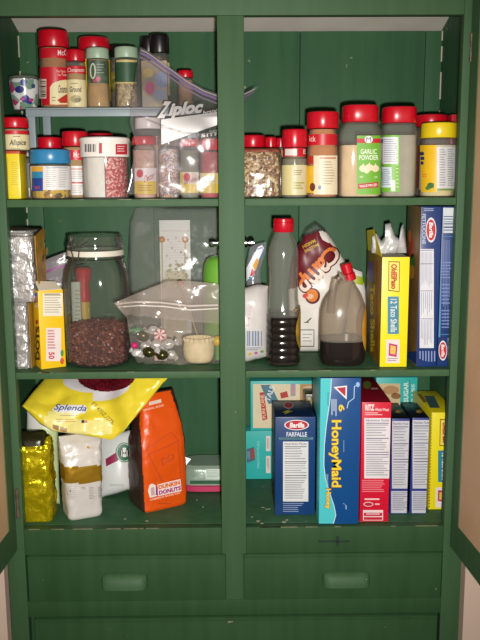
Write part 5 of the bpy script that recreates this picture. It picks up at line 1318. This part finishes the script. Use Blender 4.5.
# yellow sweetener bag lying over the others
SY = mat('yellow bag film', '#e3ce33', .3, bump=.3, bscale=28); SYL = mat('pale yellow print', '#ebe08a', .32, bump=.25, bscale=28); SWH = mat('white print on film', '#dcd6d8', .3, bump=.2, bscale=28)
SMR = mat('dark berries print', '#7a1626', .35, .0, col2='#3a0a14', vscale=160)
def spY(u, v):
    x = sp.uv(u, v)[0]; k = max(0, min(1, (x-100)/38)); k = k*k*(3-2*k)
    y = .140-.085*v
    return y+(.066-.03*v-y)*k
sp = Bag([(46, 377.5), (60, 377), (100, 376.5), (140, 376.5), (169, 376.5)], [(22, 406), (40, 424), (52, 431), (74, 434), (100, 438), (112, 440), (124, 431)],
         [(46, 377.5), (34, 391), (22, 406)], [(169, 376.5), (146, 404), (124, 431)], spY, lambda u, v: .05-.024*max(0, min(1, (sp.uv(u, v)[0]-100)/38)), .0085, .055, 81, .5, 110, 80)
def sp_fn(px, py, side):
    if side > 0: return SY
    if px < 50 and py < 400: return SY
    if ((px-106)/29)**2+((py-376)/15.5)**2 < 1: return SMR
    if ((px-97)/34)**2+((py-381)/(20 if px > 93 else 12))**2 < 1: return SWH
    if py > 418+(px-70)*.10 and 44 < px < 112 and py < 434: return SYL
    if 48 < px < 75 and py > 411: return SYL
    return SY
t = thing('sweetener_bag', 'big yellow sweetener bag slumped across the tops of the other bags', 'bag', (W(90, 438, .055).x, .055, W(90, 438, .055).z))
link('film', sp.mesh(MB(), SY, sp_fn), t)
p = Print(sp.px, .0010, 8)
p.poly([(52, 409.5), (57, 405), (85, 405), (87.5, 409), (85, 413.5), (56, 412.5)], '#e6e3e2', 0); p.aff('Splenda', (53.5, 411.5), (86, 413), (54.5, 403.8), '#2a4a8c', 1, .012, .3)
p.lines(60, 415, 84, 417.5, 1, '#b9b09a', 1, .4); p.lines(56, 419, 78, 423.5, 2, '#c49a5c', 1, .35); p.rect(81.5, 420, 84.5, 423, '#3c3c44', 1, 2, 2).rect(85, 420.5, 87.5, 423, '#c9543c', 1, 2, 2)
p.quad((52.5, 424.5), (59, 426), (58.5, 431), (53, 428.5), '#9a7444', 1, 2).quad((60, 426.5), (67, 428.5), (66.5, 433), (60, 431), '#a5824e', 1, 2)
p.aff('SHELF 2T470Z./27%', (91, 404), (112, 425), (94, 401.5), '#7d6a2a', 1, .02) if False else p.aff('ET 470Z./27%', (91, 404.5), (112, 425), (94, 401.5), '#84702c', 1, .01)
p.to('printing', t)
# clear packet with pink edge lying at the back, beside the middle post
t = thing('lidded_packet', 'clear green-labelled packet with pink edge lying behind the orange coffee bag', 'packet', (0, 0, 0))
cx, yc = W(208, 492, .21).x, .222; a = 27*PXM(.2); t.location = (cx, yc, FZ); z = lambda py: W(205, py, .18).z
link('pink_rim', Loft(cx, yc, [(FZ, a*.96, .046, 4), (FZ+.003, a, .05, 4), (z(485.5), a, .05, 4), (z(485), a*.97, .047, 4)], 60).mesh(MB(), mat('pink plastic', '#c33a62', .3)), t, 'pink rim')
Lp = Loft(cx, yc, [(z(484.8), a*.95, .045, 4.5), (z(480), a*.96, .0455, 4.5), (z(470), a*.94, .040, 4.5), (z(467), a*.9, .034, 4)], 60, lambda x, y, zz, th: .0015*noise.noise(Vector((x*60, y*60, zz*60))), 4)
link('packet', Lp.mesh(MB(), mat('silvery grey-green film', '#97aa98', .25, .2, bump=.4, bscale=50)), t)
p = Print(Lp.px, .0008, 5); p.rect(190, 480.6, 221, 484, '#2f5a3c', 0, 10, 1).rect(205.5, 469, 221, 479.5, '#b5c4b4', 0, 8, 2); p.lines(207, 470.5, 220, 478, 5, '#7d9a80', 1, .35).lines(191, 471, 203, 478, 4, '#6f8a74', 1, .3); p.to('label', t)
fl = [W(183, 456, .19), W(191, 459, .19), W(186, 465, .185), W(181, 464, .185)]
link('corner_flap', MB().add([q for q in fl]+[q+Vector((0, .0008, 0)) for q in fl], [(3, 2, 1, 0), (4, 5, 6, 7), (0, 1, 5, 4), (1, 2, 6, 5), (2, 3, 7, 6), (3, 0, 4, 7)], mat('white film', '#d9dcdc', .3)), t, 'white torn corner')

# ================================================================== BOTTOM SHELF, RIGHT HALF
TUR = mat('turquoise carton', '#2fb0aa', .4); CRC = mat('cream carton print', '#d9c9a2', .45)
t = thing('sugar_box', 'turquoise sugar carton lying at the back, under the other sugar carton', 'sugar box', (0, 0, 0), 'turquoise sugar cartons at the back')
b = Box(246, 322, 431, 478, .25, .045, ZB); t.location = b.loc(); b.shell('carton', t, {'all': TUR})
p = Print(b.face('front'), .0002)
p.rect(266, 436, 270.5, 451, '#dfd3c9', 0).rect(266, 456, 270.5, 473, '#dfd3c9', 0); p.lines(267, 438, 270, 449, 2, '#b0837a', 1, .4, True).lines(267, 458, 270, 471, 2, '#b0837a', 1, .4, True)
p.text('PREMIUM PURE', 257.2, 441, 259.4, 468, '#8fd4d0', 0, 90, .0)
p.quad((246.5, 449), (254, 447), (255, 460), (247, 463), '#4a5c72', 0).quad((251, 449), (254.5, 448.6), (255, 458), (252, 459), '#a03c38', 1); p.lines(247.5, 451, 250.5, 460, 3, '#a3b4bc', 1, .3, True); p.to('printing', t)
SUZ = b.z1
t = thing('sugar_box', 'turquoise and cream sugar carton printed PURE CANE CRYSTALS on top of another carton', 'sugar box', (0, 0, 0), 'turquoise sugar cartons at the back')
b = Box(250.5, 322, 381, 430, .25, .045, SUZ, None); t.location = b.loc(); b.shell('carton', t, {'all': TUR})
p = Print(b.face('front'), .0002)
p.rect(253, 384, 300, 428, '#dccdaa', 0); p.rect(300, 384, 322.5, 428, '#b08a58', 0).oval(309, 389, 6, 3, '#c9b48c', 1).oval(318, 392, 4, 2.4, '#8a6238', 1)
p.quad((261, 384.5), (272, 384.5), (279.5, 398), (269, 402), '#4a7486', 1).aff('CRYSTALS', (268, 405), (272.5, 385), (265.5, 404), '#d8dfe0', 2, .04) if False else None
p.quad((260.5, 385), (270.5, 384.6), (279, 402), (268.5, 404), '#4a7486', 1); p.aff('TALS', (269.5, 402), (275, 387), (264.5, 400), '#d6dee0', 3, .02)
p.quad((259.5, 392.5), (264, 392), (267.5, 419), (262.5, 420.5), '#b5352c', 2); p.aff('PURE CANE', (266, 418), (263.5, 394.5), (262.8, 418.5), '#e6d2b0', 5, .01)
p.quad((280, 393), (287, 391), (288.5, 397), (281, 398.5), '#b0382e', 1).rect(290.5, 383.5, 295.5, 396, '#7f97b4', 1).rect(291.5, 385, 294.5, 395, '#c88a86', 2); p.to('printing', t)
t = thing('sugar_box', 'turquoise sugar carton standing at the back behind the dark blue boxes', 'sugar box', (0, 0, 0), 'turquoise sugar cartons at the back')
b = Box(374, 414.5, 377.5, 472, .25, .045, ZB); t.location = b.loc(); b.shell('carton', t, {'all': TUR})
p = Print(b.face('front'), .0002)
p.rect(376, 383.5, 400, 440, '#cdb88c', 0).oval(391, 390, 8, 4.4, '#b3875a', 1).oval(396, 396, 5, 3, '#8f6438', 1)
p.text('SUGAR', 403.5, 382, 408.3, 402, '#d5e6e2', 1, 90, .03).rect(409.2, 380, 410, 440, '#24857f', 0).text('2 LBS', 411.3, 384, 414.6, 402, '#c6dedb', 1, 90, .02); p.to('printing', t)
# farfalle box
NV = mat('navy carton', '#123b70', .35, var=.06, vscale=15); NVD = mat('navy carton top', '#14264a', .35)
t = thing('farfalle_box', 'blue farfalle pasta box with oval red and white logo and nutrition panel', 'pasta box', (0, 0, 0), 'blue pasta boxes')
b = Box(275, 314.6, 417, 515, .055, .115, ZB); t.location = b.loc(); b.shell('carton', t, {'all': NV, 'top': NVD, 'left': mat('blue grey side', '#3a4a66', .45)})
p = Print(b.face('front'), .0002)
p.oval(296.6, 425, 12.4, 5.2, '#e2dede', 0, 30).oval(296.6, 425, 11.2, 4.4, '#b81c2c', 1, 30); p.text('Barilla', 289.5, 422.4, 304.5, 427.6, '#efe9e6', 4, 0, .04, .15)
p.text('FARFALLE', 286.5, 432, 307, 436.6, '#dde0e8', 0, 0, .02); p.rect(279, 437.4, 313, 439.4, '#5a8a8c', 0).lines(280, 437.8, 312, 439, 1, '#1c3050', 1, .5)
p.facts(283, 441.5, 308.3, 501.5); p.lines(283, 503, 304, 513, 5, '#8f9fc0', 0, .35); p.to('printing', t)
p = Print(b.face('top'), .0004); p.oval(288.5, 405.5, 5, 3.4, '#c9b0b4', 0, 24).oval(288.5, 405.5, 4.2, 2.7, '#a82a3a', 1, 24); p.poly([(282, 412.6), (290, 409.4), (288.5, 411.6), (293, 411.2), (284, 414.6), (286, 412.6)], '#c9b82a', 0); p.to('top_printing', t)
# a packet of yellow noodles in the gap behind
t = thing('noodle_packet', 'dark packet with yellow noodle pattern in the gap between farfalle and graham cracker boxes', 'packet', (0, 0, 0))
b = Box(304, 324, 394, 490, .195, .05, ZB); t.location = b.loc(); b.shell('packet', t, {'all': speckle('noodle print', ['#3a3014', '#5a4a18', '#2a220f', '#8a7424', '#4a3c18'], 110, .35, .3)}, .004)
# graham cracker carton
HB = mat('blue cracker carton', '#104a86', .35, var=.05, vscale=12); HT = mat('light turquoise print', '#4cc3c8', .4)
t = thing('graham_cracker_box', 'tall blue and turquoise graham cracker carton with yellow lettering reading downwards', 'cracker box', (0, 0, 0))
b = Box(318.6, 358.2, 378.2, 523.8, .010, .14, ZB); t.location = b.loc(); b.shell('carton', t, {'all': HB, 'left': HT})
p = Print(b.face('front'), .0002)
L_ = [(331, 378.5), (330.5, 390), (329, 405), (326, 425), (324, 445), (323.5, 465), (325, 478), (329, 492), (333.5, 505), (335.5, 515), (333, 523.5)]
for (x0, y0), (x1, y1) in zip(L_, L_[1:]): p.quad((317, y0), (x0, y0), (x1, y1), (317, y1), HT, 0, 1).quad((x0, y0), (x0+.7, y0), (x1+.7, y1), (x1, y1), '#cfe6ea', 1, 1)
p.lines(327.5, 392, 329.5, 408, 2, '#2c6a8c', 1, .4, True)
p.poly([(333.5, 387), (347, 385.5), (346.6, 399.5)], '#e6e3e4', 0).poly([(336.6, 388), (345.6, 387), (345.4, 396.5)], '#b0243a', 1)
p.text('6', 338.6, 404.5, 344.6, 411.5, '#eac92e', 1, -90, .03); p.lines(331.5, 399, 337.5, 416, 3, '#bcd0e4', 1, .45, True)
p.text('HoneyMaid', 328.2, 419.6, 341.6, 487.6, '#8a5a1c', 1, -90, .05); p.text('HoneyMaid', 328.8, 420, 341.2, 487, '#f0cf2c', 4, -90, .025)
p.text('GRAHAMS', 326.3, 474, 328.3, 486, '#a9d8dc', 1, -90, 0); p.text('Honey', 324, 488, 331.6, 509.4, '#7a4a1a', 1, -90, .07); p.text('Honey', 324.6, 488.6, 331, 508.8, '#f0d245', 4, -90, .03)
for q, r2 in (((359, 384), (354, 386)), ((354, 386), (353.5, 398)), ((353.5, 398), (348, 402)), ((348, 402), (346.6, 408)), ((342.6, 503), (345.5, 505)), ((345.5, 505), (345.8, 509))):
    p.quad((q[0], q[1]), (q[0]+.8, q[1]+.3), (r2[0]+.8, r2[1]+.3), (r2[0], r2[1]), '#b9cfe4', 1, 1)
p.oval(357.8, 384.5, 2, 2.6, '#8fb0d8', 2, 16).lines(343.5, 440, 344.2, 470, 1, '#7fa3cf', 1, .4); p.to('printing', t)
# red cracker carton
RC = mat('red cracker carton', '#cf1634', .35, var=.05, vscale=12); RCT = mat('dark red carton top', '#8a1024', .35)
t = thing('cracker_box', 'red whole wheat cracker carton with large nutrition panel', 'cracker box', (0, 0, 0))
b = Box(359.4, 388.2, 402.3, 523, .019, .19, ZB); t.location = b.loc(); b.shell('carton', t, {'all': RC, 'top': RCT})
p = Print(b.face('front'), .0002)
p.text('RITZ', 365.2, 404.4, 374.3, 410.6, '#f0dcd8', 1, 0, .05); p.text('Whole Wheat', 375, 408, 389, 411, '#eed0cc', 1, 0, .02); p.lines(365, 412.4, 383, 416, 2, '#e8b8b8', 1, .45)
p.facts(364.2, 418, 390.6, 478.4, 0, '#5a4a7a', '#dcd6d8'); p.lines(362, 480, 387.5, 493, 7, '#e58a94', 0, .35)
p.lines(364.5, 498.4, 381, 499.8, 1, '#f0d0d0', 0, 1, False, .1).oval(368.4, 504.2, 5, 2.4, '#e6c6c8', 0, 20).oval(368.4, 504.2, 4.2, 1.7, '#b51a34', 1, 20).lines(375, 503.4, 381.5, 505.4, 1, '#eab8bc', 0, .7)
p.rect(363, 510, 383, 520.4, '#e6d2d2', 0).rect(363.8, 512.6, 382.2, 516, '#c01a34', 1).rect(363.8, 517, 382.2, 519.8, '#c01a34', 1).lines(366, 513.4, 380, 515.2, 1, '#e6d2d2', 2, .5); p.to('printing', t)
p = Print(b.face('top'), .0004); p.text('RITZ', 362, 380, 372, 390, '#c2a8a0', 0, 0, .04) if False else p.oval(367, 385, 4, 4, '#6f7f3a', 0, 20).lines(371, 388, 380, 393, 1, '#c9a2a0', 0, .3); p.to('top_printing', t)
# two dark blue cartons
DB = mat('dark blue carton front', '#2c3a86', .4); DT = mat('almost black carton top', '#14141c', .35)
def dark_box(l, r, top, x0, x1, y0, label):
    t = thing('rice_box', label, 'carton', (0, 0, 0), 'dark blue cartons')
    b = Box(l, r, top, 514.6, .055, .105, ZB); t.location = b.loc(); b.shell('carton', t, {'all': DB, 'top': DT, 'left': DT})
    p = Print(b.face('front'), .0002); k = x1-x0
    p.facts(x0, y0, x1, 488.5, 0, '#4a4a68', '#c9c8cf'); p.rect(x0-.8, 491, x1-.8, 513, '#c2c2cb', 0).lines(x0+.4, 492.4, x1-2, 511, 10, '#8a8a9c', 1, .45); p.to('printing', t)
    p = Print(b.face('top'), .0004); xm = (x0+x1)/2; p.oval(xm-2, 411.5, 3.6, 2, '#8a6a24', 0, 18).oval(xm-3, 412, 2, 1.1, '#c9a24a', 1, 14).lines(xm-6, 406.6, xm+4, 408, 1, '#4a6a72', 0, .6); p.to('top_printing', t)
dark_box(389.3, 406.8, 418.6, 392, 409.4, 421, 'dark blue carton with nutrition panel next to the red cracker carton')
dark_box(409.2, 426, 417.8, 412.6, 430, 420, 'dark blue carton with nutrition panel next to the yellow taco carton')
# second taco carton
t = thing('taco_shell_box', 'closed yellow taco shell carton at the right end of the bottom shelf', 'carton', (0, 0, 0), 'yellow taco shell cartons')
b = Box(428.2, 453, 412.5, 510, .075, .165, ZB); t.location = b.loc(); b.shell('carton', t, {'all': YT})
p = Print(b.face('front'), .0002)
for i in range(31): p.oval(431.6-i*.09, 415+i*3.05, .8, 1.1, '#9a241c', 1, 8)
p.quad((440, 419), (452, 419), (451, 446), (439.4, 446), '#8a4a1c', 0).quad((440.8, 420), (451, 420), (450, 445), (440.2, 445), '#eeda5a', 1); p.text('OldElPaso', 442.4, 422, 448, 443, '#b5431f', 2, -90, .05)
p.rect(438, 450.4, 451, 482, '#2f7f92', 0); p.text('12 Taco Shells', 441.6, 453, 447.6, 480, '#d9e6d6', 1, -90, .01)
p.rect(435.6, 487.4, 449, 507.4, '#e6d6d2', 0).quad((438, 490), (446.6, 491), (446, 502), (437.8, 501), '#b52c4a', 1).quad((439.4, 492), (445.4, 492.8), (445, 500), (439.2, 499.4), '#e3b84a', 2); p.to('printing', t)
p = Print(b.face('top'), .0004); p.quad((424, 396), (434, 396), (440, 408), (430, 408), '#4a6a6c', 0, 3).quad((417, 394), (421, 394), (427, 402), (424, 403), '#9a7a2a', 0, 3); p.to('top_printing', t)

# ================================================================== LIGHT
#LIGHT
w = bpy.data.worlds.new('world'); SC.world = w; w.use_nodes = True
w.node_tree.nodes['Background'].inputs[0].default_value = (1.0, .86, .70, 1)
w.node_tree.nodes['Background'].inputs[1].default_value = .13
ld = bpy.data.lights.new('camera_flash', 'SPOT'); ld.energy = 104; ld.spot_size = R(85); ld.spot_blend = 1; ld.shadow_soft_size = .014; ld.color = (1, .97, .93)
lo = bpy.data.objects.new('camera_flash', ld); COL.objects.link(lo)
lo.location = (CAM.x+.03, CAM.y+.01, CAM.z-.045)
lo.rotation_euler = (Vector((0, .1, EYE-.27))-lo.location).to_track_quat('-Z', 'Y').to_euler()
vs = SC.view_settings; SC.display_settings.display_device = 'sRGB'
vs.view_transform = 'Standard'; vs.look = 'None'; vs.exposure = 0; vs.gamma = 1; vs.use_curve_mapping = False
SC.cycles.transparent_max_bounces = 32; SC.cycles.max_bounces = 8
